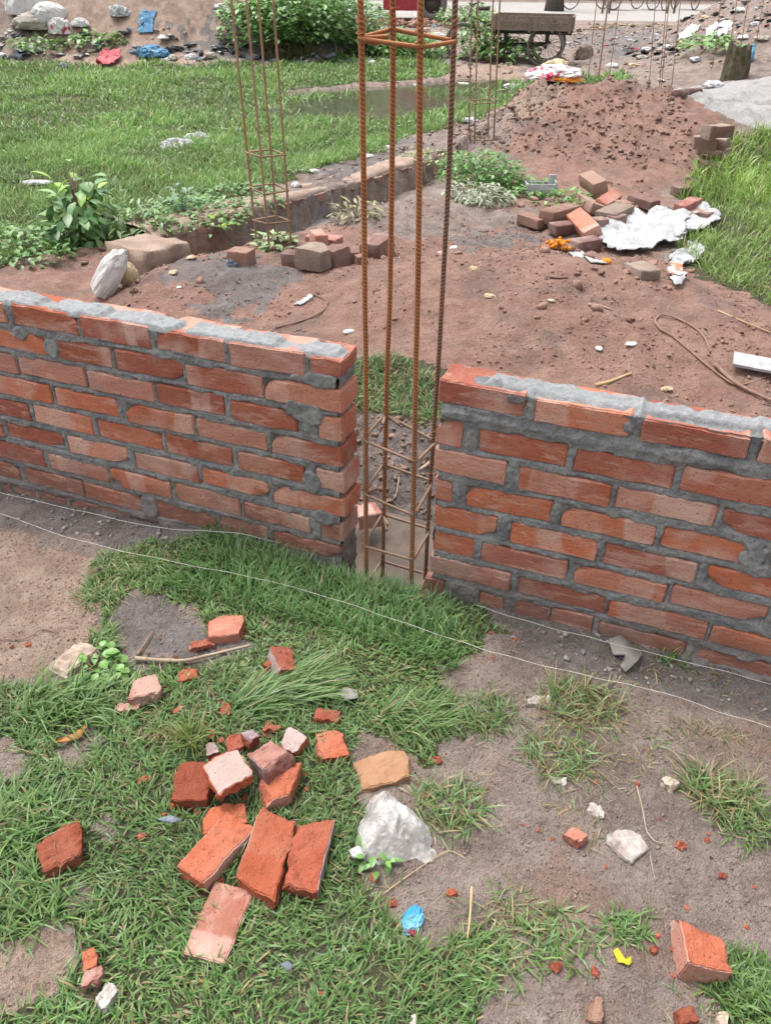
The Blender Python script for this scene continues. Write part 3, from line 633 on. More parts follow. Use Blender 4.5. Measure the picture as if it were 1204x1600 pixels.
# ---------------------------------------------------------------- column cage between the walls
def rebar(path,r,parent,mat,name='bar',pitch=.0095,step=.0024,seg=12,rib=.0017,hand=1,kn=61,att=True):
    P=np.array(path,float);L=np.concatenate([[0],np.cumsum(np.linalg.norm(np.diff(P,axis=0),axis=1))])
    n=int(L[-1]/step);t=np.linspace(0,L[-1],n);C=np.stack([np.interp(t,L,P[:,i]) for i in range(3)],1)
    kh=kn//2;kr=np.hanning(kn);kr/=kr.sum()
    Cp=np.concatenate([np.repeat(C[:1],kh,0)+(np.arange(-kh,0)[:,None])*(C[1]-C[0]),C,np.repeat(C[-1:],kh,0)+(np.arange(1,kh+1)[:,None])*(C[-1]-C[-2])])
    C=np.stack([np.convolve(Cp[:,i],kr,'valid') for i in range(3)],1)
    D=np.gradient(C,axis=0);D/=np.linalg.norm(D,axis=1)[:,None]
    x=np.cross(D,[0.31,.95,.02]);x/=np.linalg.norm(x,axis=1)[:,None];y=np.cross(D,x)
    th=np.arange(seg)*2*np.pi/seg;T,TH=np.meshgrid(t,th,indexing='ij')
    half=(TH<np.pi);tt=np.where(half,TH,TH-np.pi)/np.pi
    ph=(T/pitch+hand*np.where(half,tt,tt)*.9+np.where(half,0,.5))%1
    rr=r+rib*np.exp(-((ph-.5)/.17)**2)*np.sin(np.pi*tt)**.35
    rr=rr+rib*.8*((np.abs(np.sin(TH))<.05))
    V=C[:,None,:]+rr[...,None]*(np.cos(TH)[...,None]*x[:,None,:]+np.sin(TH)[...,None]*y[:,None,:])
    i=np.arange(n-1)[:,None]*seg+np.arange(seg)[None,:];j=np.arange(n-1)[:,None]*seg+(np.arange(seg)[None,:]+1)%seg
    F=np.stack([i.ravel(),j.ravel(),(j+seg).ravel(),(i+seg).ravel()],1)
    V=V.reshape(-1,3);cp=len(V);V=np.concatenate([V,C[:1],C[-1:]])
    k=np.arange(seg);F3=np.concatenate([np.stack([k*0+cp,(k+1)%seg,k],1),np.stack([k*0+cp+1,(n-1)*seg+k,(n-1)*seg+(k+1)%seg],1)])
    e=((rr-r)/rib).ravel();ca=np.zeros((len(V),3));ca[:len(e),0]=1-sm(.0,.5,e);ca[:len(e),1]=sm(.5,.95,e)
    return mkfast(name,V-np.array(parent.location),[F,F3],mat,parent,True,ca,'rib')
cage=empty('rebar_cage',wp(-.70,.07,-.1))
tag(cage,'tall rust orange rebar column cage standing in the gap between the walls','rebar cage','rebar column cages')
def bar_px(px,off):
    out=[]
    for u,v in px:
        r=ray(u,v);k=(WD+off)/(r[:2]@WN);p=r*k;out.append((p[0],p[1],p[2]+CAMH))
    out=sorted(out,key=lambda p:p[2])
    lo=np.array(out[0]);out.insert(0,tuple(lo+(lo-np.array(out[1]))/np.linalg.norm(lo-np.array(out[1]))*(lo[2]+.3)))
    hi=np.array(out[-1]);d=(hi-np.array(out[-3]));d/=d[2];out.append(tuple(hi+d*(3.1-hi[2])));return out
BP=dict(FL=bar_px([(562.7,0),(564.5,60),(568,280),(570,480),(571.4,560),(571.4,760),(571.7,860)],.0),FR=bar_px([(657,0),(656,70),(654.8,280),(652,480),(649.5,560),(646,760),(642.4,900)],.0),
 BL=bar_px([(613,0),(614,60),(612,280),(608.6,480),(605,560),(600.5,760),(598,870)],.14),BR=bar_px([(710.8,0),(708.5,70),(700.6,280),(689.6,480),(685.2,560),(671.5,760),(664.8,890)],.14))
for k,(nm,m) in enumerate((('FL','rust'),('FR','rust'),('BL','rust'),('BR','rustb'))):
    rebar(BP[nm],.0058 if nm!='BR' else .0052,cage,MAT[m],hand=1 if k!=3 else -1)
def atz(P,z):
    P=np.array(P);return np.array([np.interp(z,P[:,2],P[:,i]) for i in range(3)])
def tie(zs,hooks,mat,seed):
    r=random.Random(seed);C=[atz(BP[n],z) for n,z in zip(('FL','FR','BR','BL'),zs)]
    for i,(n,z) in enumerate(zip(('FL','FR','BR','BL'),zs)): C[i][2]=z
    c=np.mean(C,0);pts=[]
    o=[p+(p-c)/np.linalg.norm((p-c)[:2])*.010 for p in C]
    for i in range(4):
        p=o[i];a=o[i-1];b=o[(i+1)%4];da=(a-p)/np.linalg.norm(a-p);db=(b-p)/np.linalg.norm(b-p)
        for t in(0,.5,1): 
            q=p+da*.011*(1-t)**2+db*.011*t**2
            pts.append(q)
    P=np.array(pts);P=np.roll(P,-3*hooks,0);cl=np.concatenate([P,P[:2]])
    # open ring with two hook tails bent inwards over the starting corner
    st=cl[1];inn=(c-st);inn[2]=0;inn/=np.linalg.norm(inn);e=[st+inn*.055+np.array([r.uniform(-.02,.02),r.uniform(-.02,.02),-.012])]
    e2=[cl[-1]+inn*.05+np.array([r.uniform(-.03,.03),r.uniform(-.02,.02),.004])]
    path=e+list(cl[1:])+e2
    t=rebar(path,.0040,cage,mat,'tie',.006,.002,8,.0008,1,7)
    # binding wire at the corners
    for i in range(4):
        p=C[i];V,F=[],[]
        a=[(p[0]+.011*math.cos(q)-cage.location.x,p[1]+.011*math.sin(q)-cage.location.y,p[2]+.006*math.sin(q*1.0+i)-cage.location.z+.002*k) for k,q in enumerate(np.linspace(0,12.5,22))]
        v,f=tube(a,.0011,5);mk('binding_wire',v,f,MAT['rust'],t)
tie((1.454,1.445,1.446,1.462),0,MAT['rust'],1);tie((.480,.448,.435,.487),3,MAT['rustf'],2);tie((.302,.269,.295,.316),0,MAT['rustf'],3);tie((.112,.106,.118,.130),3,MAT['rustf'],4);tie((-.062,-.068,-.065,-.058),1,MAT['rustb'],5)
# ---------------------------------------------------------------- guide strings
def string(px,label,lift=.03,r=.0007):
    P=[]
    for u,v in px:
        q=hit(u,v);d=np.array([0,0,CAMH])-q;P.append(q+d*(lift/CAMH))
    P=np.array(P);t=np.arange(len(P));tt=np.linspace(0,len(P)-1,len(P)*14)
    C=np.stack([np.interp(tt,t,P[:,i]) for i in range(3)],1);kr=np.hanning(19);kr/=kr.sum()
    C[9:-9]=np.stack([np.convolve(C[:,i],kr,'valid') for i in range(3)],1)
    C[:,2]+=.0015*np.sin(tt*5);C[:,0]+=.001*np.sin(tt*7.3)
    o=C[0].copy();v,f=tube(C-o,r,6);return tag(mk('guide_string',v,f,MAT['string'],loc=o),label,'string','mason strings')
string([(-160,725),(0,771),(80,788),(160,808),(240,824),(290,830),(340,830),(390,836),(450,853),(520,875)],'thin white string along the foot of the wall with stepped end bricks',.06)
string([(742,945),(790,962),(850,980),(930,1000),(1010,1019),(1100,1042),(1204,1070),(1400,1115)],'thin white string along the foot of the wall with the grey top',.05)
string([(-160,755),(0,801),(80,832),(165,856),(240,872),(330,890),(400,904),(480,925),(560,950),(640,978),(700,998),(760,1018),(830,1036),(900,1053),(970,1069),(1040,1084),(1120,1112),(1204,1138),(1400,1200)],'long white string crossing the grass and mud in front of both walls',.045)
# ---------------------------------------------------------------- blades of grass
def blades(name,P,L,Wd,el,az,droop,C1,parent=None,segs=3,mat='grass',tipc=None):
    n=len(P);lv=np.linspace(0,1,segs+1)
    d=np.stack([np.cos(az),np.sin(az)],1);sd=np.stack([-np.sin(az),np.cos(az)],1)
    V=np.zeros((n,2*segs+1,3),np.float32);C=np.zeros((n,2*segs+1,3),np.float32)
    hx=np.zeros(n);hz=np.zeros(n);ang=el.copy();ts=1/segs
    tw=rng.uniform(-.6,.6,n)
    for i in range(segs+1):
        wv=Wd*(.55,1.,.8,.45,.3)[i] if segs>2 else Wd*(.8,.9,.4)[i]
        cx=P[:,0]+d[:,0]*hx;cy=P[:,1]+d[:,1]*hx;cz=P[:,2]+hz
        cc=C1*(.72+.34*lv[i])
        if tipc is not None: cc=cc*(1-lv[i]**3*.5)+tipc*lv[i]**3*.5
        if i<segs:
            for k,sg in((0,-1),(1,1)):
                V[:,2*i+k,0]=cx+sg*sd[:,0]*wv/2;V[:,2*i+k,1]=cy+sg*sd[:,1]*wv/2;V[:,2*i+k,2]=cz+sg*tw*wv/2;C[:,2*i+k]=cc
        else: V[:,2*i]=np.stack([cx,cy,cz],1);C[:,2*i]=cc
        hx=hx+np.cos(ang)*L*ts;hz=hz+np.sin(ang)*L*ts;ang=ang-droop*ts
    nv=2*segs+1;b=np.arange(n)[:,None]*nv
    Q=np.concatenate([b+np.array([2*i,2*i+1,2*i+3,2*i+2]) for i in range(segs-1)]) if segs>1 else np.zeros((0,4),int)
    T=b+np.array([2*segs-2,2*segs-1,2*segs])
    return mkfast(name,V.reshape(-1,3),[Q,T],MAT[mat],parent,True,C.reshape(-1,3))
def gcol(n,dead=.08,base=(.118,.25,.068),yel=(.21,.32,.09),dk=(.055,.14,.04),br=(.36,.28,.15)):
    a=rng.random(n)[:,None];b=rng.random(n)[:,None]
    c=np.array(base)*(1-a)+np.array(yel)*a*b+np.array(base)*a*(1-b)
    c=np.where(rng.random(n)[:,None]<.35,c*.5+np.array(dk)*.5,c)
    c=np.where(rng.random(n)[:,None]<dead,np.array(br)*(.6+.5*rng.random(n)[:,None]),c)
    return c*(.8+.4*rng.random(n)[:,None])
def scatter(n,x0,x1,y0,y1,maskf):
    x=rng.uniform(x0,x1,n);y=rng.uniform(y0,y1,n);m=maskf(x,y);return x[m],y[m]
BLOCK=[]     # footprints of bricks and stones lying in the grass: (x,y,r)
def unblocked(x,y):
    m=np.ones(x.shape,bool)
    for a,b,ca,sa,hl,hw in BLOCK:
        dx,dy=x-a,y-b;m&=~((np.abs(dx*ca+dy*sa)<hl)&(np.abs(-dx*sa+dy*ca)<hw))
    return m
# ---------------------------------------------------------------- broken bricks and stones
_cg=boxgrid(22,12,8,(.04,.07,.10));_cs=boxgrid(9,5,4,(.05,.1,.14))
def chunk(name,px,Wd,Hh,seed,label,cat='brick',group=None,z=None,mats=('rough','rough'),skin=(),brk=(1,1),tilt=0.,pitch=0.,ragg=.5,cut=0.,sink=.25,hi=None,cuty=0.):
    """px: two pixels on the long axis of the top face."""
    (u1,v1),(u2,v2)=px
    g=hit((u1+u2)/2,(v1+v2)/2+10) if z is None else np.array([0,0,z])
    zt=g[2]+Hh*(1-sink) if z is None else z
    A=G(u1,v1,zt);B=G(u2,v2,zt);L=np.linalg.norm(B-A);c=(A+B)/2;yaw=math.atan2(B[1]-A[1],B[0]-A[0])
    near=c[1]<2.6;cg=_cg if near else _cs
    V=cg[0];e=(np.abs(V)>.99).sum(1);D=np.array([L,Wd,Hh])/2;Q=V*D;P=np.zeros(V.shape);sd=seed*5.3;fr=1. if near else .5
    for ax in range(3):
        a,b=[i for i in range(3) if i!=ax];sg=np.where(V[:,ax]>0,50.,0.)
        n1=fbm(Q[:,a]*22*fr+sg,Q[:,b]*22*fr+sd,ax*9.,2,seed);n2=fbm(Q[:,a]*75*fr+sg,Q[:,b]*75*fr+sd,ax*9.,3,seed+3)
        isk=np.where(V[:,ax]>0,float(2*ax+1 in skin),float(2*ax in skin))
        amp=(1-isk)*1.+isk*.28
        w=amp*(.0060*n1+.0066*n2)*(1 if near else 1.6)
        if ax==0:
            bk=np.where(V[:,0]>0,float(brk[1]),float(brk[0]))
            sl=np.where(V[:,0]>0,cut,-cut*.6)*Q[:,1]*2
            w=w+bk*(-L*.5*ragg*(.28+.55*n1+.25*n2)+sl)
        P[:,ax]=V[:,ax]*np.maximum(.15*D[ax],D[ax]+w-np.where((np.abs(V[:,ax])>.99)&(e>=2),.0020*(e-1),0))
    tap=np.where(V[:,0]>0,brk[1],brk[0])*ragg*np.clip(np.abs(V[:,0])-.4,0,1)
    P[:,2]-=(V[:,2]>.0)*tap*Hh*.5*(.6+fbm(Q[:,0]*18,Q[:,1]*18,sd,2,seed));P[:,1]*=1-.35*tap
    P[:,1]+=cuty*P[:,0]*np.abs(V[:,0])
    rc=random.Random(seed*11+3);nb=(2 if ragg>.3 else 1) if ragg>.15 else 0
    for _ in range(nb):
        ends=[i for i in(0,1) if brk[i]];en=rc.choice(ends) if ends else 1
        az=(0 if en else math.pi)+rc.uniform(-.95,.95);el=rc.uniform(-.15,.55)
        nv=np.array([math.cos(az)*math.cos(el)*1.,math.sin(az)*math.cos(el),math.sin(el)]);ext=np.abs(nv*D).sum()
        dd=P@nv-(ext*rc.uniform(.48,.72)+.004*fbm(P[:,1]*45,P[:,2]*45,sd,3,seed+9)+.004*fbm(P[:,0]*45,P[:,2]*45,sd,3,seed+8));P=P-np.clip(dd,0,None)[:,None]*nv*.97
    mi=[1 if I in skin else 0 for I in cg[2]]
    o=mk(name,P,cg[1],None,mats=[MAT[mats[0]],MAT[mats[1]]],mi=mi,smooth=False)
    o.data.polygons.foreach_set('use_smooth',np.ones(len(o.data.polygons),bool));crisp(o,32)
    o.location=(c[0],c[1],zt-Hh/2);o.rotation_euler=(tilt,pitch,yaw)
    BLOCK.append((c[0],c[1],math.cos(yaw),math.sin(yaw),L*.46,Wd*.46))
    return tag(o,label,cat,group)
PILE='broken bricks heaped on the grass'
ch=lambda px,W_,H_,*a,**k:chunk('broken_brick',px,W_*.88,H_*.70,*a,group=PILE,**k)
ch([(366,1384),(318,1498)],.098,.050,1,'flat whole brick with pale worn edges lying below the heap on grass',mats=('skin','skin'),skin=(0,1,2,3,4,5),brk=(0,0),ragg=.1,sink=.5)
ch([(496,1281),(468,1386)],.084,.058,2,'long split brick with rough red face and one slanted tip, edge pale',mats=('rough','pale'),skin=(3,),brk=(1,0),ragg=.13,cut=-.32,sink=.15)
ch([(436,1270),(396,1392)],.104,.058,3,'largest split brick with rough pitted red face in the heap',mats=('rough','skin'),skin=(2,),brk=(1,1),ragg=.13,cut=.2,sink=.15)
ch([(376,1280),(294,1368)],.088,.062,4,'split brick lying diagonally with pitted face and pale lower side',mats=('rough','skin'),skin=(2,3),brk=(0,1),ragg=.13,sink=.1)
ch([(312,1285),(388,1270)],.070,.050,5,'dark red brick fragment tucked behind the diagonal split brick',ragg=.35,sink=.25)
ch([(308,1186),(294,1252)],.092,.060,6,'knobbly red brick half under the pale pink slab',ragg=.22,sink=.15)
ch([(325,1216),(384,1186)],.094,.050,7,'brick half showing a smooth pale pink face on the heap',z=.088,mats=('rough','pale'),skin=(5,),ragg=.12,tilt=.18)
ch([(400,1192),(448,1164)],.088,.066,8,'brick half with cream end and smooth orange side in the heap',z=.075,mats=('skin','pale'),skin=(0,),brk=(0,1),ragg=.2,tilt=-.25)
ch([(443,1143),(473,1163)],.058,.052,9,'small brick corner with white face at the back of the heap',mats=('rough','pale'),skin=(5,3),ragg=.3,sink=.1,tilt=.3)
ch([(380,1154),(401,1142)],.042,.04,10,'little white faced brick scrap behind the heap',mats=('rough','pale'),skin=(5,),ragg=.3,z=.06)
ch([(352,1163),(389,1154)],.050,.04,11,'orange brick scrap behind the pale pink slab',ragg=.4,sink=.1)
ch([(322,1172),(343,1167)],.04,.03,12,'small pale brick flake beside the knobbly half',mats=('rough','pale'),skin=(5,),ragg=.3,z=.045)
ch([(399,1234),(466,1214)],.088,.062,13,'wedge shaped brick half with rough crumbling top in the heap',ragg=.35,cut=.3,sink=.1,mats=('rough','skin'),skin=(2,))
ch([(405,1135),(440,1140)],.03,.03,14,'thin red brick sliver at the back of the heap',sink=.1)
ch([(480,1112),(531,1120)],.036,.034,15,'rounded red brick sliver lying above a crumbled slab',sink=.15,ragg=.3)
ch([(511,1139),(526,1190)],.078,.030,16,'crumbled flat red brick slab beside the long grass',ragg=.35,sink=.2)
ch([(352,1095),(351,1118)],.03,.018,17,'square orange brick chip in the long grass',ragg=.2,sink=0)
ch([(310,1131),(322,1132)],.018,.014,18,'tiny round brick chip near the yellow grass tuft',sink=0)
ch([(199,1078),(262,1062)],.078,.066,19,'angular smooth red brick lump below the pale stick',mats=('skin','skin'),skin=(5,3),ragg=.4,cut=.3,sink=.1)
ch([(178,1106),(222,1103)],.03,.02,20,'flat brick sliver in front of the angular lump',mats=('skin','skin'),skin=(5,),sink=0)
ch([(268,1111),(289,1103)],.016,.012,21,'thin brick splinter near the yellow grass tuft',sink=0)
ch([(273,1057),(312,1050)],.042,.022,22,'orange brick flake lying against the pale stick',sink=.1)
ch([(322,982),(384,974)],.088,.045,23,'round backed red brick half at the edge of the grey mud patch',mats=('rough','skin'),skin=(2,5),ragg=.3,sink=.15)
ch([(292,1008),(338,1000)],.034,.026,24,'crushed brick bits beside the grey mud patch',ragg=.6,sink=.1)
ch([(434,1008),(451,1056)],.066,.055,25,'brick half with a white left side standing alone in grass',mats=('rough','pale'),skin=(2,),ragg=.2,sink=.1,tilt=-.35)
ch([(412,1035),(424,1040)],.03,.02,26,'brick scrap beside the white sided half',sink=0)
ch([(57,1336),(134,1302)],.098,.062,27,'large lone brick half with rough top beside the bare hollow',ragg=.3,sink=.1,cuty=.2)
ch([(126,1504),(153,1490)],.042,.03,28,'brick scrap above the dark wedge beside the tan bare patch',sink=.1)
ch([(123,1535),(163,1517)],.036,.03,29,'brick wedge beside the tan bare patch',mats=('skin','rough'),sink=.1)
chunk('broken_brick',[(1090,1432),(1104,1512)],.080,.064,30,'brick half with a groove and ragged end standing alone on the mud',mats=('rough','skin'),skin=(1,2),brk=(1,0),ragg=.25,sink=.1,tilt=-.15,cut=.25)
chunk('broken_brick',[(884,1298),(917,1312)],.030,.024,31,'smooth triangular brick piece on the mud',mats=('skin','skin'),skin=(5,),sink=.05,cut=.4)
chunk('broken_brick',[(1064,1568),(1080,1600)],.036,.03,32,'narrow orange brick piece near the lone grooved brick half',sink=.2)
chunk('broken_brick',[(918,1572),(946,1584)],.040,.03,33,'dull dark red brick stub on the mud',mats=('old','old'),skin=(5,),sink=.2)
chunk('pale_stone',[(73,1062),(142,1004)],.068,.055,34,'long cream coloured stone at the edge of the tan soil','stone',mats=('stone','stone'),ragg=.25,sink=.2)
chunk('sandstone_slab',[(556,1212),(645,1188)],.085,.024,35,'flat brown sandy slab behind the plastic bag','stone',mats=('sandst','sandst'),ragg=.3,sink=.3)
chunk('pale_stone',[(958,1296),(1000,1338)],.064,.016,36,'flat whitish stone set in the mud','stone',mats=('greyst','greyst'),ragg=.25,sink=.3)
chunk('pebble',[(857,1215),(887,1219)],.022,.014,37,'smooth blue grey pebble in the mud','stone',mats=('greyst','greyst'),ragg=.3,sink=.3)
chunk('pebble',[(918,1260),(946,1270)],.026,.014,38,'pointed pale grey pebble in the mud','stone',mats=('greyst','greyst'),ragg=.3,sink=.3)
chunk('pebble',[(1036,1214),(1057,1226)],.03,.024,39,'pinkish tan pebble in a dark hollow of the mud','stone',mats=('stone','stone'),ragg=.3,sink=.2)
chunk('pale_stone',[(822,1092),(862,1095)],.036,.02,40,'light grey flat stone near the dry grass tuft','stone',mats=('greyst','greyst'),ragg=.3,sink=.2)
chunk('pebble',[(157,1545),(180,1560)],.036,.024,41,'whitish pebble in the grass by the tan bare patch','stone',mats=('greyst','greyst'),ragg=.3,sink=.1)
chunk('pebble',[(1118,1590),(1138,1596)],.026,.016,42,'pale tan pebble beside the green grass clump','stone',mats=('stone','stone'),sink=.2)
chunk('pebble',[(640,1590),(655,1594)],.014,.012,43,'white pebble poking out of the grass','stone',mats=('greyst','greyst'),sink=.1)
# small brick chips strewn about
CH=[(1061,1324,.026),(1103,1315,.014),(1127,1371,.018),(867,1514,.026),(929,1521,.022),(1019,1488,.020),(1026,1464,.012),(1048,1485,.010),(1049,1525,.012),(929,1224,.014),(947,1355,.009),(862,1313,.010),(1181,1565,.014),
 (681,1191,.030),(663,1243,.014),(705,1398,.024),(612,1414,.022),(1176,1388,.010),(1030,1282,.008),(995,1228,.014),(816,1290,.009),(905,1175,.010),(765,990,.014),(805,1000,.014),(1015,1012,.010),(1104,1305,.008),(770,1030,.012),(1180,1100,.008),(840,1300,.010),(1072,1420,.012),(1165,1450,.010)]
def chips(lst,label,group,mat,seed0):
    for i,(u,v,s) in enumerate(lst):
        g=hit(u,v);V,F=ico(2);S=Vector((seed0+i*2.3,i,.4))
        P=V*np.array([1,.75,.5])*s/2;P=P+np.array([mn.noise_vector(Vector(p*1.6)+S)[:] for p in V])*s*.26
        r=random.Random(seed0+i)
        o=mk('brick_chip',P,F,MAT[mat],smooth=False,loc=(g[0],g[1],g[2]+s*.15),rot=(r.uniform(-.3,.3),r.uniform(-.3,.3),r.uniform(0,6)));tag(o,label,'brick chip',group)
chips(CH,'small red brick chip scattered on the bare mud','brick chips on the mud','rough',300)
CG=[(226,1222,.030),(222,1311,.024),(583,1374,.022),(560,1378,.010),(622,1448,.012),(20,1270,.016),(8,1300,.02),(310,1270,.02),(478,1212,.012),(650,1556,.014),(315,1535,.012),(486,968,.014),(245,1120,.012),(45,1010,.018),(20,1012,.012),(197,1018,.010),(250,1000,.010),(275,1028,.012),(500,1555,.014),(318,868,.03),(330,1150,.03),(345,1158,.022),(415,1150,.028),(470,1178,.026),(345,1245,.03),(355,1262,.022),(385,1250,.024),(420,1250,.02),(300,1168,.02),(480,1235,.016),(410,1215,.03),(268,1262,.018),(345,1380,.02),(415,1404,.014),(255,1275,.016),(500,1130,.018),(530,1128,.02),(300,1015,.02),(318,1012,.016),(345,1020,.018)]
chips(CG,'small red brick chip lying in the trodden grass or soil','brick chips in the grass','rough',500)
# ---------------------------------------------------------------- litter in the foreground
def crumple(name,u,v,sz,seed,mat,label,cat,amp=.35,sub=5,flat=.5,rot=0.,z=0.,stretch=None,freq=1.5,group=None,tilt=(0,0)):
    g=hit(u,v) if z==0 else G(u,v,z)
    V,F=ico(sub);S=Vector((seed*2.1,seed*.7,seed*1.1));P=V.copy()
    for i,p in enumerate(V):
        a=Vector(p)*freq+S;n3=mn.noise(a*.8);wv=mn.noise_vector(a*.9)*.5;b=Vector((a.x*2.2,a.y*2.2,a.z*.8))+wv
        d=mn.voronoi(a*2.2+wv*2+Vector((7,3,1)))[0]
        P[i]=p*(1+amp*(.8*n3+.55*(1-2.4*abs(mn.noise(b)))+.28*(1-2.4*abs(mn.noise(b*2.3)))+.25*(.3-(d[1]-d[0]))))
    P=P*np.array(sz)/2;P[:,2]=np.where(P[:,2]<-.5*flat*sz[2]/2,-.5*flat*sz[2]/2+.1*P[:,2],P[:,2])
    o=mk(name,P,F,MAT[mat],loc=(g[0],g[1],g[2]+sz[2]*flat*.25),rot=(tilt[0],tilt[1],rot));crisp(o,28);return tag(o,label,cat,group)
def filmbag(name,poly,h,zr,mat,label,seed,n=120,amp=.0085):
    W=np.array([G(u,v,zr)[:2] for u,v in poly]);lo,hi_=W.min(0),W.max(0);c=W.mean(0)
    XX,YY=np.meshgrid(np.linspace(lo[0]-.01,hi_[0]+.01,n),np.linspace(lo[1]-.01,hi_[1]+.01,n))
    pl=[tuple(p) for p in W];m=inpoly(XX,YY,pl);d,_=segd(XX,YY,pl+[pl[0]])
    q=np.clip(d/.075,0,1)
    f=26.;wx=.25*fbm(XX*14,YY*14,0,2,seed);wy_=.25*fbm(XX*14,YY*14,9,2,seed)
    rid=(1-2.2*np.abs(vn(XX*f+wx*4,YY*f*.7+wy_*4,0,seed+1)))+.6*(1-2.2*np.abs(vn(XX*f*2.1+wx*6,YY*f*1.7+wy_*6,3,seed+2)))+.35*(1-2.2*np.abs(vn(XX*f*4.3,YY*f*3.9,3,seed+3)))
    ZZ=h*(1-(1-q)**2.2)*(1+.35*fbm(XX*11,YY*11,0,2,seed+6))+amp*rid*(.35+.65*q)
    ZZ=H(XX,YY)+np.maximum(ZZ,.004)
    idx=gridfaces(n,n);F=idx[m.ravel()[idx].sum(1)>=3];us,inv=np.unique(F,return_inverse=True);F=inv.reshape(-1,4)
    V=np.stack([XX,YY,ZZ],-1).reshape(-1,3)[us];o=np.array([c[0],c[1],float(H(c[0],c[1]))]);k=len(V)
    V2=np.concatenate([V,V*[1,1,0]+np.stack([V[:,0]*0,V[:,0]*0,H(V[:,0],V[:,1])+.001],1)])-o
    ob=mkfast(name,V2,[F,F[:,::-1]+k],MAT[mat]);ob.location=o;BLOCK.append((c[0],c[1],1.,0.,.065,.06));return tag(ob,label,'bag')
T3=lambda L_:[(530+x/4.013,1140+y/4.013) for x,y in L_]
filmbag('plastic_bag',T3([(165,420),(220,345),(310,325),(375,395),(480,455),(570,545),(590,620),(560,690),(470,735),(380,765),(250,785),(150,745),(100,640),(110,560),(150,480)]),.075,.045,'bagclear','crumpled clear plastic bag smeared with mud at the grass edge',3)
filmbag('plastic_bag',T3([(450,720),(520,690),(600,710),(615,740),(590,800),(530,805),(480,770)]),.02,.02,'bagclear','torn clear flap of plastic beside the crumpled bag',5,44,.008)
o=crumple('sweet_wrapper',646,1440,(.035,.055,.022),7,'wrap','small twisted blue and white sweet wrapper in grass','wrapper',.35,4,.5,-.5)
crumple('wrapper_tip',641,1454,(.026,.022,.014),8,'redp','pinkish red end scrap beside the blue wrapper','wrapper',.3,3,.5)
def petal(name,pts,mat,label,cat,z=.004,th=.003,curl=.01):
    P=[hit(u,v) for u,v in pts];c=np.mean(P,0);n=len(P);V=[];F=[]
    top=[tuple(p-c+np.array([0,0,z+curl*(.5+.5*math.sin(i*2.1))])) for i,p in enumerate(P)]
    V=[(0,0,z+curl*.3)]+top+[(x,y,zz-th) for x,y,zz in top]+[(0,0,z+curl*.3-th)]
    for i in range(n):
        j=(i+1)%n;F+=[(0,1+i,1+j),(2*n+1,1+n+j,1+n+i),(1+i,1+n+i,1+n+j,1+j)]
    return tag(mk(name,V,F,MAT[mat],loc=c),label,cat)
petal('yellow_petal',[(956,1490),(962,1487),(972,1496),(976,1502),(984,1500),(986,1506),(980,1512),(972,1510),(964,1506)],'yellow','bright yellow petal on the mud','petal')
petal('fallen_leaf',[(84,1167),(100,1163),(118,1152),(136,1141),(138,1146),(128,1158),(108,1168)],'deadleaf','brown fallen leaf on a bare spot in the grass','leaf',.012)
petal('grey_rag',[(948,1008),(965,1005),(985,1012),(1000,1030),(992,1046),(975,1056),(966,1048),(972,1035),(956,1028)],'rag','muddy grey rag near the foot of the grey topped wall','rag',.012,.006,.02)
petal('cloth_scrap',[(545,1340),(560,1334),(575,1342),(566,1352),(550,1352)],'white','small white scrap beside a weed by the plastic bag','scrap',.02)
petal('plastic_scrap',[(525,1090),(540,1082),(558,1086),(560,1098),(540,1102)],'rag','grey plastic scrap in the grass','scrap',.012)
petal('plastic_scrap',[(440,1522),(452,1518),(460,1524),(452,1532)],'bluegrey','small blue grey plastic scrap low in the grass','scrap',.03)
petal('plastic_scrap',[(368,1322),(382,1318),(386,1328),(374,1336)],'white','white paper scrap between the split bricks','scrap',.02)
petal('plastic_scrap',[(250,1298),(270,1294),(290,1298),(272,1304)],'bluegrey','thin blue green ribbon scrap in grass near the heap','scrap',.035)
def twig(name,px,r,mat,label,cat='stick',lift=.006,seg=6,wob=.0,group=None,tapered=True):
    P=np.array([hit(u,v)+np.array([0,0,lift]) for u,v in px]);t=np.arange(len(P));tt=np.linspace(0,len(P)-1,len(P)*6)
    C=np.stack([np.interp(tt,t,P[:,i]) for i in range(3)],1)
    if len(C)>12:
        kr=np.hanning(9);kr/=kr.sum();C[4:-4]=np.stack([np.convolve(C[:,i],kr,'valid') for i in range(3)],1)
    C[:,2]+=wob*np.abs(np.sin(tt*2.2));o=C[0].copy()
    rr=r*np.linspace(1,.55,len(C)) if tapered else r
    v,f=tube(C-o,rr,seg);return tag(mk(name,v,f,MAT[mat],loc=o),label,cat,group)
twig('stick',[(213,1034),(250,1038),(289,1038),(332,1028),(392,1014)],.0065,'stick','pale flat stick lying across the grey mud patch',lift=.012)
twig('stick',[(216,1030),(228,1010),(239,992)],.004,'root','short dark stick leaning beside the pale one',lift=.01)
twig('twig',[(-30,998),(0,1001),(42,1003),(67,984),(92,992)],.002,'root','thin bent twig on the tan soil','twig')
twig('twig',[(993,1232),(1003,1270),(1008,1305),(1022,1318),(1036,1322)],.0022,'stick','curved pale twig beside the flat whitish stone','twig')
twig('twig',[(1014,1340),(1018,1360),(1022,1378)],.0012,'stick','short thin straw below the flat whitish stone','twig')
twig('twig',[(600,1400),(640,1370),(700,1330),(728,1345)],.0012,'straw','thin straw stalk near the plastic bag','twig')
twig('twig',[(735,1400),(732,1450),(728,1480)],.0028,'straw','pale upright stalk at the mud edge','twig',lift=.03)
